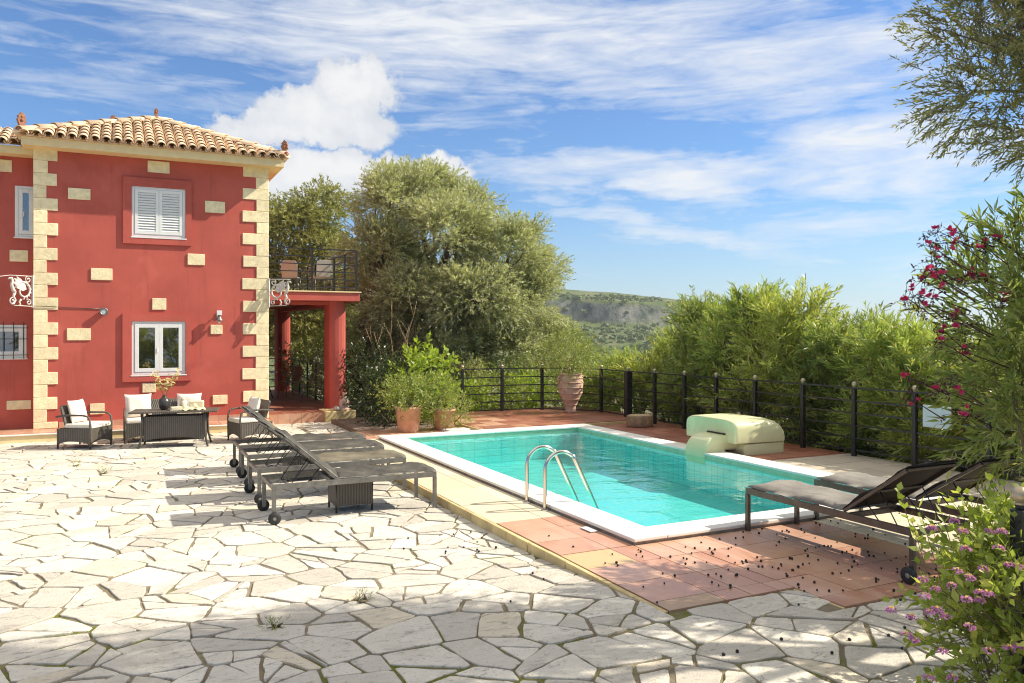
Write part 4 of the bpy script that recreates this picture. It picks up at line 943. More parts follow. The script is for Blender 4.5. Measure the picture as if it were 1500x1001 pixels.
def sq_loft(rings,name,mt='box_cream',sub_=2,closed=True):
    """rings: (x, y0, y1, z0, z1, round) cross-sections lofted along x"""
    m=MB(); n=56; vs=[]
    for x,y0,y1,z0,z1,e in rings:
        for k in range(n):
            a=2*math.pi*k/n; c,s=math.cos(a),math.sin(a); e2=e if s>0 else .1; zb=z0+(z1-z0)*.3; vs.append((x,(y0+y1)/2+(y1-y0)/2*math.copysign(abs(c)**e2,c),zb+((z1-zb) if s>0 else (zb-z0))*math.copysign(abs(s)**e2,s)))
    N=len(rings); fs=[(i*n+k,i*n+(k+1)%n,(i+1)*n+(k+1)%n,(i+1)*n+k) for i in range(N-1) for k in range(n)]+[tuple(reversed(range(n))),tuple((N-1)*n+k for k in range(n))]
    m.add(vs,fs,0,True); o=m.build(name,M[mt],fu)
    return o
sq_loft([(-.045,-.52,.63,.21,.53,.45),(-.06,-.545,.655,.20,.552,.42),(-.05,-.56,.67,.195,.565,.40),(.0,-.57,.68,.19,.572,.38),(.55,-.57,.68,.185,.572,.38),(.74,-.57,.68,.18,.562,.38),(.86,-.565,.675,.18,.53,.38),(.94,-.56,.67,.18,.47,.38),(.99,-.55,.66,.18,.39,.38),(1.01,-.54,.65,.185,.30,.2)],'hood')
sq_loft([(.16,-.53,.63,-.02,.182,.12),(.19,-.545,.655,-.02,.183,.1),(.96,-.545,.655,-.02,.183,.1),(1.02,-.52,.63,-.02,.183,.12)],'base')
pr=[]; m=MB(); T=Matrix(((1,0,0,0),(0,0,1,0),(0,1,0,0),(0,0,0,1)))
for k in range(13): a=math.pi*(1.18-.68*k/12); pr.append((-.22+.30*math.cos(a),.02+.30*math.sin(a)))
pr+=[(.1,.315),(.22,.31),(.22,.07),(-.07,.07),(-.09,-.26),(-.40,-.26)]
m.prism(pr,-.36,.14,0,T); m.build('spout',M['box_cream'],fu,bevel=.045,seg=4)
m=MB(); m.bx(-.070,-.057,-.33,.12,.29,.345); m.build('inlet',M['iron'],fu,bevel=.01)
# amphora, log, pots
am=MB(); am.lathe([(.001,0),(.125,0),(.13,.03),(.125,.07),(.13,.16),(.18,.27),(.25,.40),(.285,.52),(.30,.64),(.295,.74),(.275,.84),(.25,.89),(.262,.90),(.265,.93),(.235,.93),(.23,.88),(.20,.84),(.001,.82)],(0,0,0),36)
ap=empty('amphora',(5.28,10.22,DZ+.07),'tall weathered terracotta amphora planter in the far corner by the fence','amphora')
am.build('body',M['terra_pale'],ap)
m=MB()
for z,r in ((.19,.147),(.33,.222),(.47,.278),(.60,.305),(.72,.303),(.82,.288)): m.lathe([(r-.004,z-.014),(r+.006,z-.006),(r+.006,z+.006),(r-.004,z+.014)],(0,0,0),36)
m.build('ridge_band',M['terra_pale'],ap)
for s in(-1,1): m=MB(); m.tube([(s*.25,0,.86),(s*.33,0,.86),(s*.34,0,.78),(s*.29,0,.72)],.022,8); m.build('handle',M['terra_pale'],ap)
lgm=empty('log_stump',(5.5,7.72,DZ),'short cut log standing on the dark red tiles by the fence','log'); m=MB(); pr=[]
m.lathe([(.001,0),(.27,0),(.285,.03),(.28,.2),(.27,.235),(.255,.24)],(0,0,0),26); m.v=[(v[0]*(1+.07*math.sin(5*math.atan2(v[1],v[0]))),v[1]*.85*(1+.05*math.cos(7*math.atan2(v[1],v[0]))),v[2]) for v in m.v]; m.build('bark',M['wood'],lgm)
m=MB(); m.lathe([(.001,.243),(.1,.243),(.258,.239)],(0,0,0),26); m.v=[(v[0]*(1+.07*math.sin(5*math.atan2(v[1],v[0]))),v[1]*.85*(1+.05*math.cos(7*math.atan2(v[1],v[0]))),v[2]) for v in m.v]; m.build('sawn_face',M['wood_end'],lgm)
def pot(x,y,z,r,h,label):
    g=empty('terracotta_pot',(x,y,z),label,'plant pot','terracotta pots at the far left corner of the pool'); m=MB(); 
    m.lathe([(.001,0),(r*.72,0),(r*.76,.02),(r*.96,h*.9),(r,h*.9),(r*1.03,h),(r*.92,h),(r*.88,h*.9),(.001,h*.88)],(0,0,0),28); m.build('body',M['terracotta'],g)
    m=MB(); m.lathe([(.001,h*.93),(r*.88,h*.92)],(0,0,0),20); m.build('soil',M['soil'],g)
pot(.86,9.02,DZ,.27,.50,'plain terracotta pot standing alone left of the other pot, by the pool corner'); pot(1.62,9.05,DZ,.25,.42,'terracotta pot half hidden by a spreading bush, right of the plain pot')
m=MB(); m.box((0,0,.03),(.5,.26,.05),.1); tag(m.build('stone_slab',M['coping'],None,loc=(1.72,8.62,DZ),bevel=.01),'pale stone slab lying on the tiles behind the far coping','slab')
# fallen olives
fo=MB(); fo.ball((0,0,.0085),.0095,8,6,sc=(1,1,1.1)); proto=fo.build('fallen_olive',M['olive_fruit']); tag(proto,'small black fallen olive on the near tiles and paving','olive','fallen olives on the near tiles and paving')
cl_=[(1.0,-.9,.75,.55,95),(.2,-.5,.6,.5,26),(1.7,-1.75,.7,.30,60),(.9,-2.6,1.1,.5,40),(-1.2,1.2,.35,.45,14),(2.2,-.6,.5,.5,18)]
k=0
for x,y,sx_,sy_,n in cl_:
    for i in range(n):
        X_,Y_=rnd.gauss(x,sx_),rnd.gauss(y,sy_); o=proto if k==0 else proto.copy()
        if k: COL.objects.link(o)
        k+=1
        if PX0-.02<X_<PX1 and Y_>-.02: Y_=-.05-abs(rnd.gauss(0,.3))
        ondeck=(X_>DX0 and Y_>DY0) or (X_>DXB and Y_>DY0B)
        s=rnd.uniform(.7,1.2); o.scale=(s,s*rnd.uniform(.9,1.3),s); o.rotation_euler=(0,0,rnd.uniform(0,3)); o.location=(X_,Y_,DZ+.0015 if ondeck else PH(X_,Y_)+.003)
# ================================================================ vegetation
def shell(n,c,r,low=-.35,inner=.55):
    """points spread through the outer volume of an ellipsoid and outward directions"""
    d=rand_dir(n); bad=d[:,2]<low; d[bad,2]*=-1; q=(inner+(1-inner)*rng.random(n)**.6)[:,None]
    return np.array(c)+d*np.array(r)*q, norm(d/np.array(r))
def plant(name,x,y,z,label,cat,group=None):
    return empty(name,(x,y,z),label,cat,group)
# ---- olive trees: trunk and limbs, then lobes > clumps > twigs
def olive(x,y,z,lobes,label,mtl,trunks,clumps,tw,leaf,group='olive trees',twl=.30,nw=6,per=2,rc=.5,bs=1,hi=1,lw=.26,drp=.35):
    g=plant('olive_tree',x,y,z,label,'olive tree',group); tm=MB()
    ends=[]
    for (bx_,by_,tx,ty,tz,r) in trunks: ends.append((limb(tm,(bx_,by_,-.2),(tx,ty,tz),r,r*.6,.10,6,9)[-1],r*.6))
    for (cx,cy,cz,rx,ry,rz) in lobes:
        e,r=min(ends,key=lambda k:(k[0]-Vector((cx,cy,cz))).length); pts=limb(tm,e,(cx,cy,cz),r*.75*bs,.05*bs,.07,6,7)
        for k in range(5):
            dd=rand_dir(1)[0]; dd[2]=abs(dd[2])*.7; limb(tm,pts[3+k%3],(cx+dd[0]*rx*.8,cy+dd[1]*ry*.8,cz+dd[2]*rz*.8),.045*bs,.012*bs,.08,4,5)
    tm.build('trunk',M['bark'],g); LV=[];SV=[]
    for (cx,cy,cz,rx,ry,rz) in lobes:
        n=max(4,int(clumps*(rx*ry*rz)**(2/3)*(hi if cz>5.6 else 1))); P,D=shell(n,(cx,cy,cz),(rx,ry,rz),-.55,.45)
        m=tw; cr=rc*rng.uniform(.55,1.25,(n,1,1)); off=rand_dir(n*m).reshape(n,m,3); off[:,:,2]*=.75
        Q=P[:,None]+off*cr*rng.random((n,m,1))**.45
        DD=norm(off*.7+D[:,None]*.8+np.array([0,0,.25])+rng.normal(size=off.shape)*.35)
        Q=Q.reshape(-1,3); DD=DD.reshape(-1,3)
        LV.append(twigs(Q,DD,twl*rng.uniform(.6,1.4,len(Q)),nw,per,leaf,leaf*lw,.85,drp))
        s=rng.random(len(Q))<.35; E_=Q[s]+DD[s]*twl; E_[:,2]-=drp*twl; SV.append(stems(Q[s],E_,.0045 if leaf<.07 else .006))
    quads('crown',np.concatenate(LV),mtl,g); quads('twigs',np.concatenate(SV),M['bark'],g); return g
bx0,by0=cw(-1.85,23)
def L_(px,py,Y,rpx,rpy,ry=None,Y0=23,x0=-1.85): # lobe from its apparent centre and size at distance Y
    k=Y/1177; X=(px-750)*k; f=.88; return (X-x0,Y-Y0,2.1+(485-py)*k,rpx*k*f,(ry or rpx*k)*f,rpy*k*f)
def rotl(l): return (l[0]*EV[0]+l[1]*EV[1],l[0]*EU[0]+l[1]*EU[1],*l[2:])
lob=[L_(*a) for a in [(575,290,23,70,52),(655,335,22,70,55),(560,365,22.5,62,50),(745,365,22.8,68,62),(765,440,23,58,62),(690,430,21.6,72,55),(600,440,22,66,55),(720,510,22.5,74,56),(650,520,22.2,70,50),(560,500,23.5,55,60),(620,275,24,55,38),(800,510,23.4,38,58),(640,455,23.6,95,80),(730,470,24,80,75),(585,400,24,60,70),(785,395,24,42,40),(540,440,24.5,50,50),(680,300,24,46,34)]]
olive(bx0,by0,-.15,[rotl(k) for k in lob],'large old silvery olive tree with a wide crown behind the far end of the pool',M['l_olive'],[(*cw(0,0),0,0,0,0)][:0]+[(-1.4,.6,-2.2,.9,2.6,.34),(-.9,.3,-.2,.3,2.5,.30),(-1.6,.5,-3.0,1.4,1.9,.24),(-.3,.2,1.0,-.6,2.3,.26)],40,40,.090,rc=.39,lw=.33,drp=.2)
x1,y1=cw(-7.3,28)
lob=[L_(*a,Y0=28,x0=-7.3) for a in [(435,330,28,60,42),(470,300,28.5,42,34),(415,410,28,52,60),(480,390,28,58,62),(440,480,28,66,50),(395,490,29,50,56),(500,460,28,50,60),(385,330,29,42,36)]]
olive(x1,y1,-.15,[rotl(k) for k in lob],'yellowish olive tree behind the balcony, left of the large olive tree',M['l_olive_far'],[(0,0,-.8,.5,2.6,.24),(.3,.2,1.0,.3,2.8,.2)],27,30,.12,rc=.6,lw=.32)
# near olive whose crown hangs into the picture at the top right and shades the foreground
xo,yo=cw(5.8,5.2); lob=[]
NO=[(3.80,6.05,4.40,.50,.6,.50),(4.3,6.0,3.72,.52,.7,.60),(4.0,6.3,4.1,.5,.6,.5),(4.5,5.8,4.5,.6,.7,.6),(4.0,5.7,5.0,.6,.7,.6),(4.9,5.8,4.6,.8,.9,.8),(3.7,5.3,6.4,.9,.9,.8),(4.8,4.8,6.4,1.2,1.2,1.0),(5.8,5.6,6.4,1.4,1.3,1.2),(6.2,4.3,7.6,1.5,1.4,1.3),(4.7,5.7,7.6,1.4,1.2,1.1),(3.9,4.6,7.3,1.1,1.1,.9),(7.2,5.4,7.4,1.3,1.3,1.2),(5.8,3.2,6.4,1.2,1.2,1.1),(7.2,3.4,8.4,1.4,1.3,1.1),(5.9,5.4,8.8,1.3,1.2,1.0)]
for X,Y,Z_,rx,ry,rz in NO: lob.append((*(rotl((X-5.8,Y-5.2,0))[:2]),Z_,rx,ry,rz))
olive(xo,yo,0,lob,'near olive tree whose drooping twigs hang in at the top right corner',M['l_olive_near'],[(0,0,-.2,.1,2.8,.22),(.05,.1,.4,.3,3.2,.2)],46,48,.052,rc=.36,nw=8,twl=.20,lw=.25,drp=.12,bs=.4,hi=.36)
# ---- oleanders
def oleander(name,x,y,z,h,w,label,mtl,n,leaf=.15,group=None,cat='oleander',flowers=0,per=3,nw=9,tl_=.55,top=1.0,lwid=.16,bare=0,ang=.75):
    g=plant(name,x,y,z,label,cat,group)
    K=int(16+h*w*2.2); u=rng.random(K)**.8; a=rng.random(K)*6.283; q=.35+.65*np.sqrt(rng.random(K)); prof=np.interp(u,[0,.15,.45,.75,1],[.70,.90,1.0,.80,.42])
    C=np.stack([w/2*prof*q*np.cos(a),w/2*prof*q*np.sin(a),h*(.06+.80*u)],1); m=n//K; n=m*K; cr=rng.uniform(.16,.36,(K,1,1))*(w/2.2)
    off=rand_dir(n).reshape(K,m,3); P=(C[:,None]+off*cr*rng.random((K,m,1))**.5*np.array([1,1,1.15])).reshape(-1,3); P[:,2]=np.maximum(P[:,2],.05)
    out=np.stack([np.cos(a)*q,np.sin(a)*q,.45+1.1*u],1); D=norm((np.repeat(norm(out),m,0)*.9+off.reshape(-1,3)*.75)+rng.normal(size=(n,3))*.25)
    LL=tl_*rng.uniform(.6,1.25,n)
    V=twigs(P,D,LL,nw,per,leaf,leaf*lwid,ang,.02,t0=.1,jit=.35); quads('foliage',V,mtl,g)
    sm=MB(); k=9
    for i in range(k):
        b=6.283*i/k+.3; tip=(w*.36*math.cos(b),w*.36*math.sin(b),h*.8); limb(sm,(.12*math.cos(b),.12*math.sin(b),-.05),tip,.022,.008,.05,5,5)
    so_=sm.build('stem',M['stem'],g); s=rng.random(n)<.5; E_=P+D*LL[:,None]; quads('twigs',stems((P*np.array([.8,.8,.85]))[s],E_[s],.005),M['stem'],g)
    return g,P,D,LL
HG='oleander shrubs behind the right fence'
hs=[(7.1,10.5,1.45,2.0),(7.3,9.3,2.1,2.1),(7.4,8.0,2.8,2.2),(7.5,6.75,3.0,2.3),(7.45,5.6,2.80,2.3),(7.5,4.3,2.35,2.3),(7.4,3.05,2.1,2.3),(7.4,1.85,1.95,2.2),(7.5,.6,1.85,2.2),(7.7,-.7,1.8,2.2)]
hl=['low oleander shrub by the fence corner just behind the amphora','oleander shrub behind the widest fence post','oleander shrub directly behind the log stump','tall oleander shrub left of the pool filter, rising above the hillside','tallest oleander shrub, behind the cream pool filter unit','oleander shrub just right of the pool filter, second tallest of the hedge','middle height oleander shrub behind the fence bay right of the filter','oleander shrub behind the fence left of the pale board','oleander shrub behind the pale blue white board','oleander shrub at the right end of the hedge beyond the loungers']
for i,((x,y,h,w_),lb) in enumerate(zip(hs,hl)):
    oleander('oleander_shrub',x+.18,y,-.12,h*1.06,w_*.95,lb,M[('l_oleander','l_oleander_b','l_oleander_c')[(i*2)%3]],int(820*h/2.4),.145,HG,tl_=.40,lwid=.20,nw=7,ang=.98)
for i,(x,y,h,w_) in enumerate([(9.0,9.6,1.9,2.6),(9.2,7.2,2.75,2.8),(9.3,4.8,2.5,2.8),(9.2,2.6,2.1,2.6)]):
    oleander('oleander_shrub',x,y,-.3,h,w_,['second row oleander shrub above the log stump','second row oleander shrub topping the hedge left of the filter','second row oleander shrub behind the hedge above the filter','second row oleander shrub behind the hedge above the right fence'][i],M['l_oleander_b'],640,.14,'oleander shrubs in the second row',tl_=.45)
# near flowering oleander
xf,yf=cw(4.75,6.55); g,P,D,LL=oleander('flowering_oleander',xf,yf,.0,3.0,2.5,'near oleander with magenta flowers and purple seed stalks at the right edge','l',0) if False else (None,)*4
g=plant('flowering_oleander',xf,yf,0,'near oleander with magenta flowers and wilted purple stalks at the right edge','oleander')
FP=[];FD=[]
def near_lobe(X,Y,Z_,rx,ry,rz,n,inner=.3):
    x,y=rotl((X-4.75,Y-6.55,0))[:2]; P,D=shell(n,(x,y,Z_),(rx,ry,rz),-.75,inner); FP.append(P); FD.append(norm(D+np.array([0,0,.35])+rng.normal(size=(n,3))*.3))
for a in [(4.05,6.5,2.35,.5,.6,.52,90),(4.6,6.5,2.5,.6,.7,.7,120),(4.4,6.4,1.8,.65,.7,.5,115),(4.95,6.6,1.5,.75,.8,.8,180),(5.4,6.6,2.4,.8,.8,.9,180),(4.45,6.6,1.3,.55,.6,.3,80),(4.0,6.5,1.62,.3,.35,.25,44),(4.3,6.5,2.1,.6,.6,.5,60)]: near_lobe(*a)
FP=np.concatenate(FP); FD=np.concatenate(FD); LL=rng.uniform(.2,.42,len(FP))
quads('foliage',twigs(FP,FD,LL,6,3,.125,.023,.85,.10,t0=.15,jit=.35),M['l_oleander_near'],g)
sm=MB()
for i in range(10):
    b=i*.7; k=FP[rnd.randrange(len(FP))]; limb(sm,(.15*math.cos(b),.15*math.sin(b),0),k,.026,.008,.05,6,6)
sm.build('stem',M['stem'],g); s=rng.random(len(FP))<.7; quads('twigs',stems(FP[s]*np.array([.93,.93,.97]),(FP+FD*LL[:,None])[s],.006),M['stem'],g)
# flower heads on stalks towards the camera's left
hd=[(1395,338),(1372,338),(1362,358),(1400,352),(1378,372),(1365,392),(1372,405),(1350,408),(1338,432),(1325,434),(1345,440),(1380,410),(1415,402),(1430,402),(1450,405),(1470,438),(1365,434),(1408,470),(1400,465),(1382,485),(1378,500),(1412,515),(1330,552),(1337,586),(1418,607),(1375,570),(1392,560),(1440,360),(1460,350)]
FV=[];DV=[];ST=[]
for i,(px,py) in enumerate(hd):
    Y=6.25+rnd.uniform(-.15,.15); X=(px-750)/1177*Y; Z_=2.1+(485-py)/1177*Y; x,y=rotl((X-4.75,Y-6.55,0))[:2]; c=np.array([x,y,Z_])
    n=2 if i%3 else 3
    for q in range(n):
        p=c+rng.normal(size=3)*.03; ax=norm(np.array([-.5,-.6,.5])+rng.normal(size=3)*.4); quads('flower',twigs(p[None],ax[None],.012,1,5,.036,.034,1.15,0,t0=1),M['f_pink'],g)
    P=c+rng.normal(size=(9,3))*np.array([.06,.06,.05]); DV.append(twigs(P,rand_dir(9),.04,2,2,.035,.012,.7)); x2,y2=rotl((X+.35-4.75,0,0))[:2]
    root=c+np.array([EV[0]*.3,EV[1]*.3*-1*-1,-.16])*rnd.uniform(.7,1.2); root[:2]=c[:2]+np.array([EV[0],EU[0]])*.28*rnd.uniform(.7,1.3); ST.append(stems(root[None],c[None],.006)); ST.append(stems(np.repeat(c[None],9,0)-np.array([0,0,.02]),P,.003))
quads('seed_pod',np.concatenate(DV),M['f_dark'],g); quads('flower_stalk',np.concatenate(ST),M['f_dark'],g)
# ---- lantana
xl,yl=cw(2.62,4.05); g=plant('lantana_bush',xl,yl,.07,'lantana bush with lilac and yellow flower heads in the bottom right corner','lantana')
FP=[];FD=[]
for X,Y,Z_,rx,ry,rz,n in [(2.42,3.95,.55,.48,.5,.42,330),(2.75,3.8,.55,.5,.45,.40,300),(2.42,4.0,.25,.40,.45,.25,190),(2.9,4.3,.65,.5,.5,.42,220),(2.6,4.25,.68,.42,.4,.4,200),(3.0,3.9,.35,.5,.5,.4,220)]:
    X+=.20; x,y=rotl((X-2.62,Y-4.05,0))[:2]; P,D=shell(n,(x,y,Z_),(rx,ry,rz),-.6,.35); FP.append(P); FD.append(norm(D+np.array([0,0,.4])+rng.normal(size=(n,3))*.35))
for X,Y,Z_ in [(2.12,4.3,1.10),(2.2,4.25,1.02),(2.28,4.2,1.05),(2.42,4.1,1.08),(2.2,4.1,.92),(2.15,4.15,.75),(2.14,4.2,.95)]:
    x,y=rotl((X-2.62,Y-4.05,0))[:2]; FP.append(np.array([[x+.05,y,Z_-.2]])); FD.append(norm(np.array([[-.3,.1,1.]])))
FP=np.concatenate(FP); FD=np.concatenate(FD); LL=rng.uniform(.12,.26,len(FP)); LL[-7:]=.30
quads('foliage',twigs(FP,FD,LL,5,2,.055,.034,1.0,.05,t0=.25,jit=.3),M['l_lantana'],g)
sm=MB()
for i in range(26): k=FP[rnd.randrange(len(FP))]; limb(sm,(rnd.uniform(-.15,.15),rnd.uniform(-.15,.15),-.07),k,.010,.004,.08,5,5)
sm.build('stem',M['stem'],g); quads('twigs',stems(FP-FD*.12,FP+FD*LL[:,None],.0035),M['stem'],g)
heads=[(1402,838),(1395,860),(1420,848),(1370,865),(1335,906),(1306,895),(1340,940),(1328,932),(1352,850),(1415,806),(1463,805),(1478,830),(1490,832),(1435,870),(1416,880),(1435,881),(1448,872),(1420,920),(1448,955),(1385,905),(1372,895),(1362,900),(1355,875),(1365,775),(1398,765),(1467,780),(1360,995),(1395,995),(1478,952),(1492,950),(1380,955),(1450,780),(1410,780),(1440,835)]
A=[];B_=[]
for px,py in heads:
    Y=3.62+.35*max(0,(880-py)/180)+rnd.uniform(-.06,.06)+ .25*max(0,(1400-px)/100); X=(px-750)/1177*Y; Z_=2.1+(485-py)/1177*Y-.07; x,y=rotl((X-2.62,Y-4.05,0))[:2]; c=np.array([x,y,Z_])
    d=rand_dir(26); d[:,2]=np.abs(d[:,2])*.8; tw_=twigs(c+d*.013,d,.005,1,4,.010,.009,1.2,0,t0=1); big=rng.random(len(tw_))
    ctr=np.linalg.norm(tw_.mean(1)[:,:2]-c[:2],axis=1)<.011; fh=quads('flower_head',tw_[~ctr],M['f_lilac'],g)
    if ctr.any(): quads('flower_centre',tw_[ctr],M['f_yellow'],fh)
# ---- planted pots and the shrubs at the far end
def bush(name,x,y,z,h,w,label,cat,mtl,n,leaf,lw,group=None,per=2,nw=4,tl_=.22,ang=1.0,low=-.3,top=None):
    g=plant(name,x,y,z,label,cat,group); P,D=shell(n,(0,0,h*.5),(w/2,w/2,h*.5),-1,.3)
    a=np.arctan2(P[:,1],P[:,0]); P[:,:2]*=(1+.18*np.sin(3*a+x*7)[:,None]); D=norm(D+np.array([0,0,.5])+rng.normal(size=(n,3))*.4)
    L=tl_*rng.uniform(.6,1.4,n); quads('foliage',twigs(P,D,L,nw,per,leaf,leaf*lw,ang,.1,t0=.2,jit=.4),mtl,g)
    sm=MB()
    for i in range(8): k=P[rnd.randrange(n)]; limb(sm,(rnd.uniform(-.05,.05),rnd.uniform(-.05,.05),0),k,.014,.005,.07,4,5)
    sm.build('stem',M['stem'],g); return g
bush('potted_plant',5.28,10.22,DZ+.93,.95,1.15,'bushy green plant growing out of the tall amphora','potted plant',M['l_mid'],300,.085,.22,tl_=.3,ang=.8,per=3)
bush('potted_plant',.80,9.02,DZ+.40,.62,.95,'leafy green plant overflowing the plain terracotta pot','potted plant',M['l_mid'],260,.075,.36)
bush('spreading_bush',1.68,9.0,DZ+.02,.72,1.05,'dense green bush spreading over the half hidden terracotta pot','bush',M['l_mid'],420,.05,.36,tl_=.15)
bush('potted_plant',1.35,9.1,DZ+.40,.66,.8,'leafy green plant in the half hidden terracotta pot','potted plant',M['l_mid'],190,.07,.36)
SG='shrubs below the large olive tree'
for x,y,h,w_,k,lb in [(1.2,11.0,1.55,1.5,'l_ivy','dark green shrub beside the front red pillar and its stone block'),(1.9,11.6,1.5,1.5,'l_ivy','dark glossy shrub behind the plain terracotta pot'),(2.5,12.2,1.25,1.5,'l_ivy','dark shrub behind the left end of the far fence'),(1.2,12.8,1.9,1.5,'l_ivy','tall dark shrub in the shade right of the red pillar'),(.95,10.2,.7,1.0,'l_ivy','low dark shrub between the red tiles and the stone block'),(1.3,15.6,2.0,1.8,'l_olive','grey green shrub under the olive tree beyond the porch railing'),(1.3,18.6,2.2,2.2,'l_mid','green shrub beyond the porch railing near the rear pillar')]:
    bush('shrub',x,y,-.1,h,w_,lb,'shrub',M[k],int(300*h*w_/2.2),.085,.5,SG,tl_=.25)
bush('fig_shrub',1.95,10.9,-.1,1.95,1.0,'bright yellow green large leaved shrub rising behind the pots','shrub',M['l_bright'],110,.15,.62,tl_=.3,ang=1.1)
bush('fig_shrub',1.45,10.4,-.1,1.6,.8,'pale green leafy shrub just behind the plain terracotta pot','shrub',M['l_bright'],90,.13,.55,tl_=.3,ang=1.1)
for i,(x,y,h,w_,k) in enumerate([(3.35,12.0,.95,1.1,'l_bright'),(4.2,12.2,1.15,1.3,'l_mid'),(5.1,12.1,1.05,1.2,'l_bright'),(6.0,11.6,1.4,1.3,'l_mid'),(3.7,13.2,1.5,1.6,'l_olive_far'),(5.3,13.4,1.6,1.7,'l_mid'),(6.9,12.6,1.8,1.8,'l_mid'),(6.7,11.2,1.2,1.0,'l_oleander')]):
    bush('garden_shrub',x,y,-.12,h,w_,['bright leafy plant behind the leftmost bay of the far fence','green shrub behind the second bay of the far fence','bright leafy plant behind the far fence left of the amphora','green shrub behind the fence just left of the amphora','yellowish shrub farther back behind the left of the far fence','green shrub farther back behind the middle of the far fence','green shrub farther back beyond the fence corner','low shrub beyond the fence right of the amphora'][i],'shrub',M[k],int(190*h*w_),.11 if k=='l_bright' else .08,.4,'garden shrubs behind the far fence',tl_=.25)
# bare branched sapling
xb,yb=cw(-2.9,20.2); g=plant('bare_sapling',xb,yb,-.1,'thin pale nearly leafless sapling in front of the large olive tree','sapling'); m=MB(); tips=[]
for i in range(9):
    a=i*.7; t_=(.9*math.cos(a)*rnd.uniform(.4,1),.6*math.sin(a),2.2+rnd.uniform(-.3,.9)); pts=limb(m,(0,0,rnd.uniform(.1,.7)),t_,.02,.005,.05,6,5)
    for k in range(3): q=pts[3+k]; e=Vector(q)+Vector((rnd.uniform(-.3,.3),rnd.uniform(-.3,.3),rnd.uniform(.2,.5))); limb(m,q,e,.008,.003,.05,3,4); tips.append(tuple(e))
m.build('branch',M['rattan'],g); tp=np.array(tips); quads('foliage',twigs(tp-np.array([0,0,.2]),rand_dir(len(tp))*.3+np.array([0,0,1]),.25,3,2,.06,.015,.7),M['l_olive_far'],g)
# weeds in the joints
for i,(x,y) in enumerate([(-4.9,7.95),(-4.5,7.0),(-3.35,-.55),(-2.65,-.2)]):
    g=bush('weed',x,y,PH(x,y)-.01,.06,.16,['small grassy weed in a paving joint far left of the loungers','small weed in a paving joint left of the wicker table shadow','low moss green weed in a paving joint in the left foreground','low moss green weed in a paving joint nearer the middle of the foreground'][i],'weed',M['l_mid'],20 if i<2 else 12,.035,.16,'weeds in the paving',tl_=.05)

src2=[o for o in COL.objects if o.type=='EMPTY' and str(o.get('label','')).startswith('tallest oleander')][0]
src=[o for o in COL.objects if o.type=='EMPTY' and str(o.get('label','')).startswith('yellowish olive')][0]
for (X_,Y_,rz_,lb) in ((-6,-19,1.0,'olive tree standing far behind the camera on the left, mirrored in the window glass'),(.6,-18,2.4,'olive tree standing far behind the camera on the right, mirrored in the window glass'),(-3.9,-12.4,.3,'x'),(-1.6,-12.6,1.7,'y')):
    sh=lb in 'xy'; c=copy_tree(src2 if sh else src); c.location=(X_,Y_,-.12); c.rotation_euler.z=rz_; c['label']={'x':'oleander shrub behind the camera on the left, mirrored in the lower window','y':'oleander shrub behind the camera on the right, mirrored in the lower window'}.get(lb,lb)
# ================================================================ light, sky, camera
EL=R(40); SA=Vector((.953,-.303,0)).normalized()
sd=Vector((SA.x*math.cos(EL),SA.y*math.cos(EL),math.sin(EL)))
su=bpy.data.lights.new('sun','SUN'); su.energy=5.0; su.angle=R(.53); su.color=(1,.92,.78)
so_=bpy.data.objects.new('sun',su); link(so_); so_.rotation_euler=sd.to_track_quat('Z','Y').to_euler(); so_.location=(12,-6,20)
w=bpy.data.worlds.new('World'); S.world=w; w.use_nodes=True; t=NT(w.node_tree); bg=t.n['Background']
sky=t.new('ShaderNodeTexSky',sky_type='NISHITA'); sky.sun_disc=False; sky.sun_elevation=EL; sky.sun_rotation=math.atan2(SA.x,SA.y); sky.air_density=1.1; sky.dust_density=.5; sky.ozone_density=2.0; sky.altitude=150
tc=t.new('ShaderNodeTexCoord').outputs['Generated']
d=t.mapping(tc,rot=(0,0,-YAW)); se=t.new('ShaderNodeSeparateXYZ'); t.put(se.inputs[0],d)
az=t.math('ARCTAN2',se.outputs[0],se.outputs[1]); el=t.math('ARCSINE',se.outputs[2])
def pxa(px,py): return math.atan((px-750)/1177), math.atan((485-py)/math.hypot(1177,px-750))
def blob(px,py,rx,ry,tilt=0,soft=1.0,amp=1.0,wx=None,wy=None):
    a0,e0=pxa(px,py); rx/=1177; ry/=1177; c,s=math.cos(tilt),math.sin(tilt)
    x=t.math('SUBTRACT',wx or az,a0); y=t.math('SUBTRACT',wy or el,e0)
    u=t.math('DIVIDE',t.math('ADD',t.math('MULTIPLY',x,c),t.math('MULTIPLY',y,s)),rx)
    v=t.math('DIVIDE',t.math('SUBTRACT',t.math('MULTIPLY',y,c),t.math('MULTIPLY',x,s)),ry)
    q=t.math('ADD',t.math('MULTIPLY',u,u),t.math('MULTIPLY',v,v))
    return t.math('MULTIPLY',t.math('SUBTRACT',1,q,clamp=True),amp)
def comb(l,op='MAXIMUM'):
    o=l[0]
    for k in l[1:]: o=t.math(op,o,k)
    return o
cb=t.new('ShaderNodeCombineXYZ'); t.put(cb.inputs[0],az); t.put(cb.inputs[1],el); ae=cb.outputs[0]
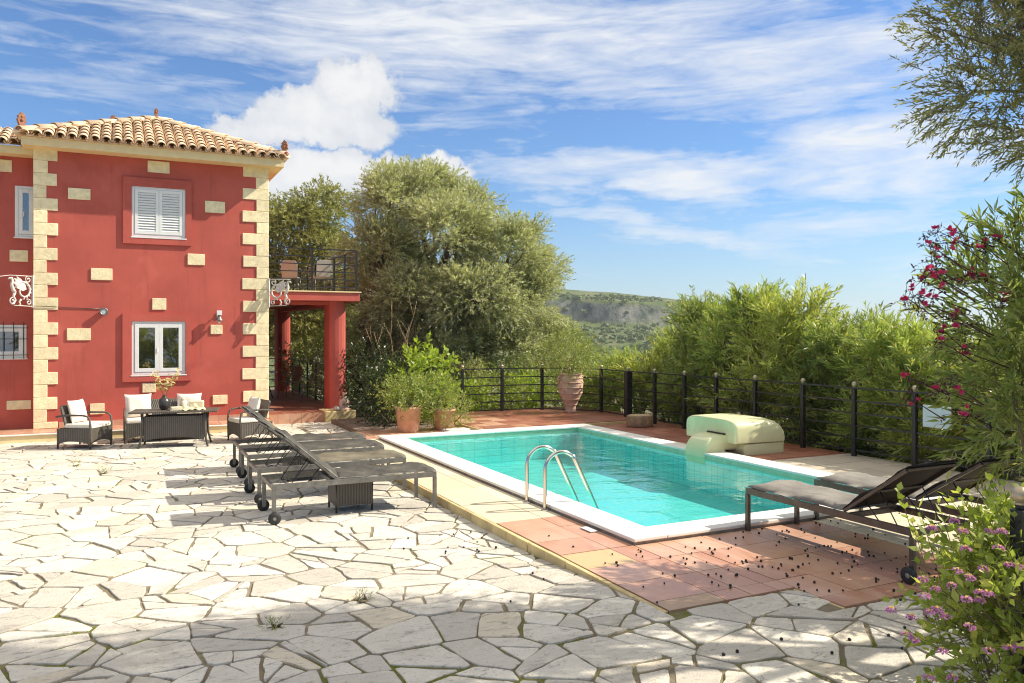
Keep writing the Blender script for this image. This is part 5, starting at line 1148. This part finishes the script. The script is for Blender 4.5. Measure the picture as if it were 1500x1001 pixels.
# thin high cloud, drawn out in long streaks
st=t.mapping(ae,(2.2,16,1),rot=(0,0,.10)); n1=t.noise(st,1.6,9,.62,1.1); n2=t.noise(t.mapping(ae,(5,26,1),(3,1,0),(0,0,-.12)),2.1,8,.6,.8)
wob=t.math('MULTIPLY',t.math('SUBTRACT',t.noise(t.mapping(ae,(3,9,1)),2.,5,.6),.5),.12); ey=t.math('ADD',el,wob)
ci=comb([blob(700,60,620,100,-.03,amp=1.15,wy=ey),blob(1180,80,330,95,.02,amp=.85,wy=ey),blob(950,252,300,46,-.03,amp=1.1,wy=ey),blob(1310,225,210,85,.05,amp=1.2,wy=ey),blob(980,335,240,26,-.2,amp=.9,wy=ey),
  blob(60,20,360,120,.05,amp=.35,wy=ey),blob(230,135,330,40,.04,amp=.32,wy=ey),blob(1150,340,300,26,.0,amp=.55,wy=ey),blob(1080,298,150,20,0,amp=.6,wy=ey),blob(560,150,300,60,0,amp=.5,wy=ey),blob(1250,440,420,60,0,amp=.25,wy=ey)])
ns=t.math('ADD',t.math('MULTIPLY',n1,.65),t.math('MULTIPLY',n2,.45))
cirrus=t.ramp(t.math('ADD',t.math('MULTIPLY',ci,.62),t.math('MULTIPLY',t.math('SUBTRACT',ns,.55),2.0)),.12,.85)
# heaped cloud low on the left
wn=t.math('MULTIPLY',t.math('SUBTRACT',t.noise(t.mapping(ae,(1,1,1)),14,8,.62),.5),.085); wn2=t.math('MULTIPLY',t.math('SUBTRACT',t.noise(t.mapping(ae,(1,1,1),(5,3,0)),14,8,.62),.5),.085)
ax_=t.math('ADD',az,wn); ay_=t.math('ADD',el,wn2)
K=dict(wx=ax_,wy=ay_)
cu_=comb([blob(520,128,78,36,0,amp=1,**K),blob(475,165,100,44,0,amp=1,**K),blob(430,190,150,30,0,amp=.8,**K),blob(545,185,60,36,0,amp=.6,**K),blob(520,255,120,44,0,amp=1.,**K),blob(440,270,110,60,0,amp=.8,**K),blob(655,250,58,26,0,amp=.8,**K),blob(335,182,60,22,0,amp=.45,**K)])
cm=t.ramp(t.math('ADD',cu_,t.math('MULTIPLY',t.math('SUBTRACT',t.noise(ae,26,9,.68),.5),.9)),.15,.45)
shade=t.ramp(t.math('ADD',t.math('MULTIPLY',cu_,.35),t.math('MULTIPLY',t.noise(ae,17,7,.6),.75)),.38,.72)
skc=sky.outputs[0]
skc=t.mix(1,skc,(.58,.80,1.08),'MULTIPLY')
hz=t.ramp(el,.0,.16,(1,1,1),(0,0,0))
CW=(6.3,6.45,6.65)
c=t.mix(t.math('MULTIPLY',hz,.34),skc,(4.7,5.5,6.2))
c=t.mix(t.math('MULTIPLY',cirrus,.93),c,CW)
c=t.mix(t.math('MULTIPLY',cm,.97),c,t.mix(shade,(4.6,4.9,5.4),(6.5,6.5,6.5)))
sky_fill=t.ramp(el,.46,.72)                     # unseen bright sky added overhead and behind, to lift and warm the ambient light
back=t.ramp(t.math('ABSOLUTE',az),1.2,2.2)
v=t.math('MAXIMUM',t.math('MULTIPLY',sky_fill,.85),t.math('MULTIPLY',t.math('MULTIPLY',back,t.ramp(el,.05,.3)),.7))
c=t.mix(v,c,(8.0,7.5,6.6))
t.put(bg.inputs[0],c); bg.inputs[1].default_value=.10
cam=bpy.data.cameras.new('camera'); co=bpy.data.objects.new('camera',cam); link(co); co.location=CAM; co.rotation_euler=(R(90),0,YAW)
cam.sensor_width=36; cam.lens=36*1177/1500; cam.shift_y=-(500.5-485)/1500; cam.clip_end=60000; cam.clip_start=.05; S.camera=co
S.view_settings.view_transform='Standard'; S.view_settings.look='None'; S.view_settings.exposure=0.52; S.view_settings.gamma=1
S.render.engine='CYCLES'; S.cycles.max_bounces=10; S.cycles.transparent_max_bounces=16; S.cycles.use_denoising=True; S.cycles.pixel_filter_type='BLACKMAN_HARRIS'; S.cycles.filter_width=1.1; S.cycles.caustics_reflective=False; S.cycles.caustics_refractive=False
try: S.cycles.sample_clamp_indirect=6
except Exception: pass
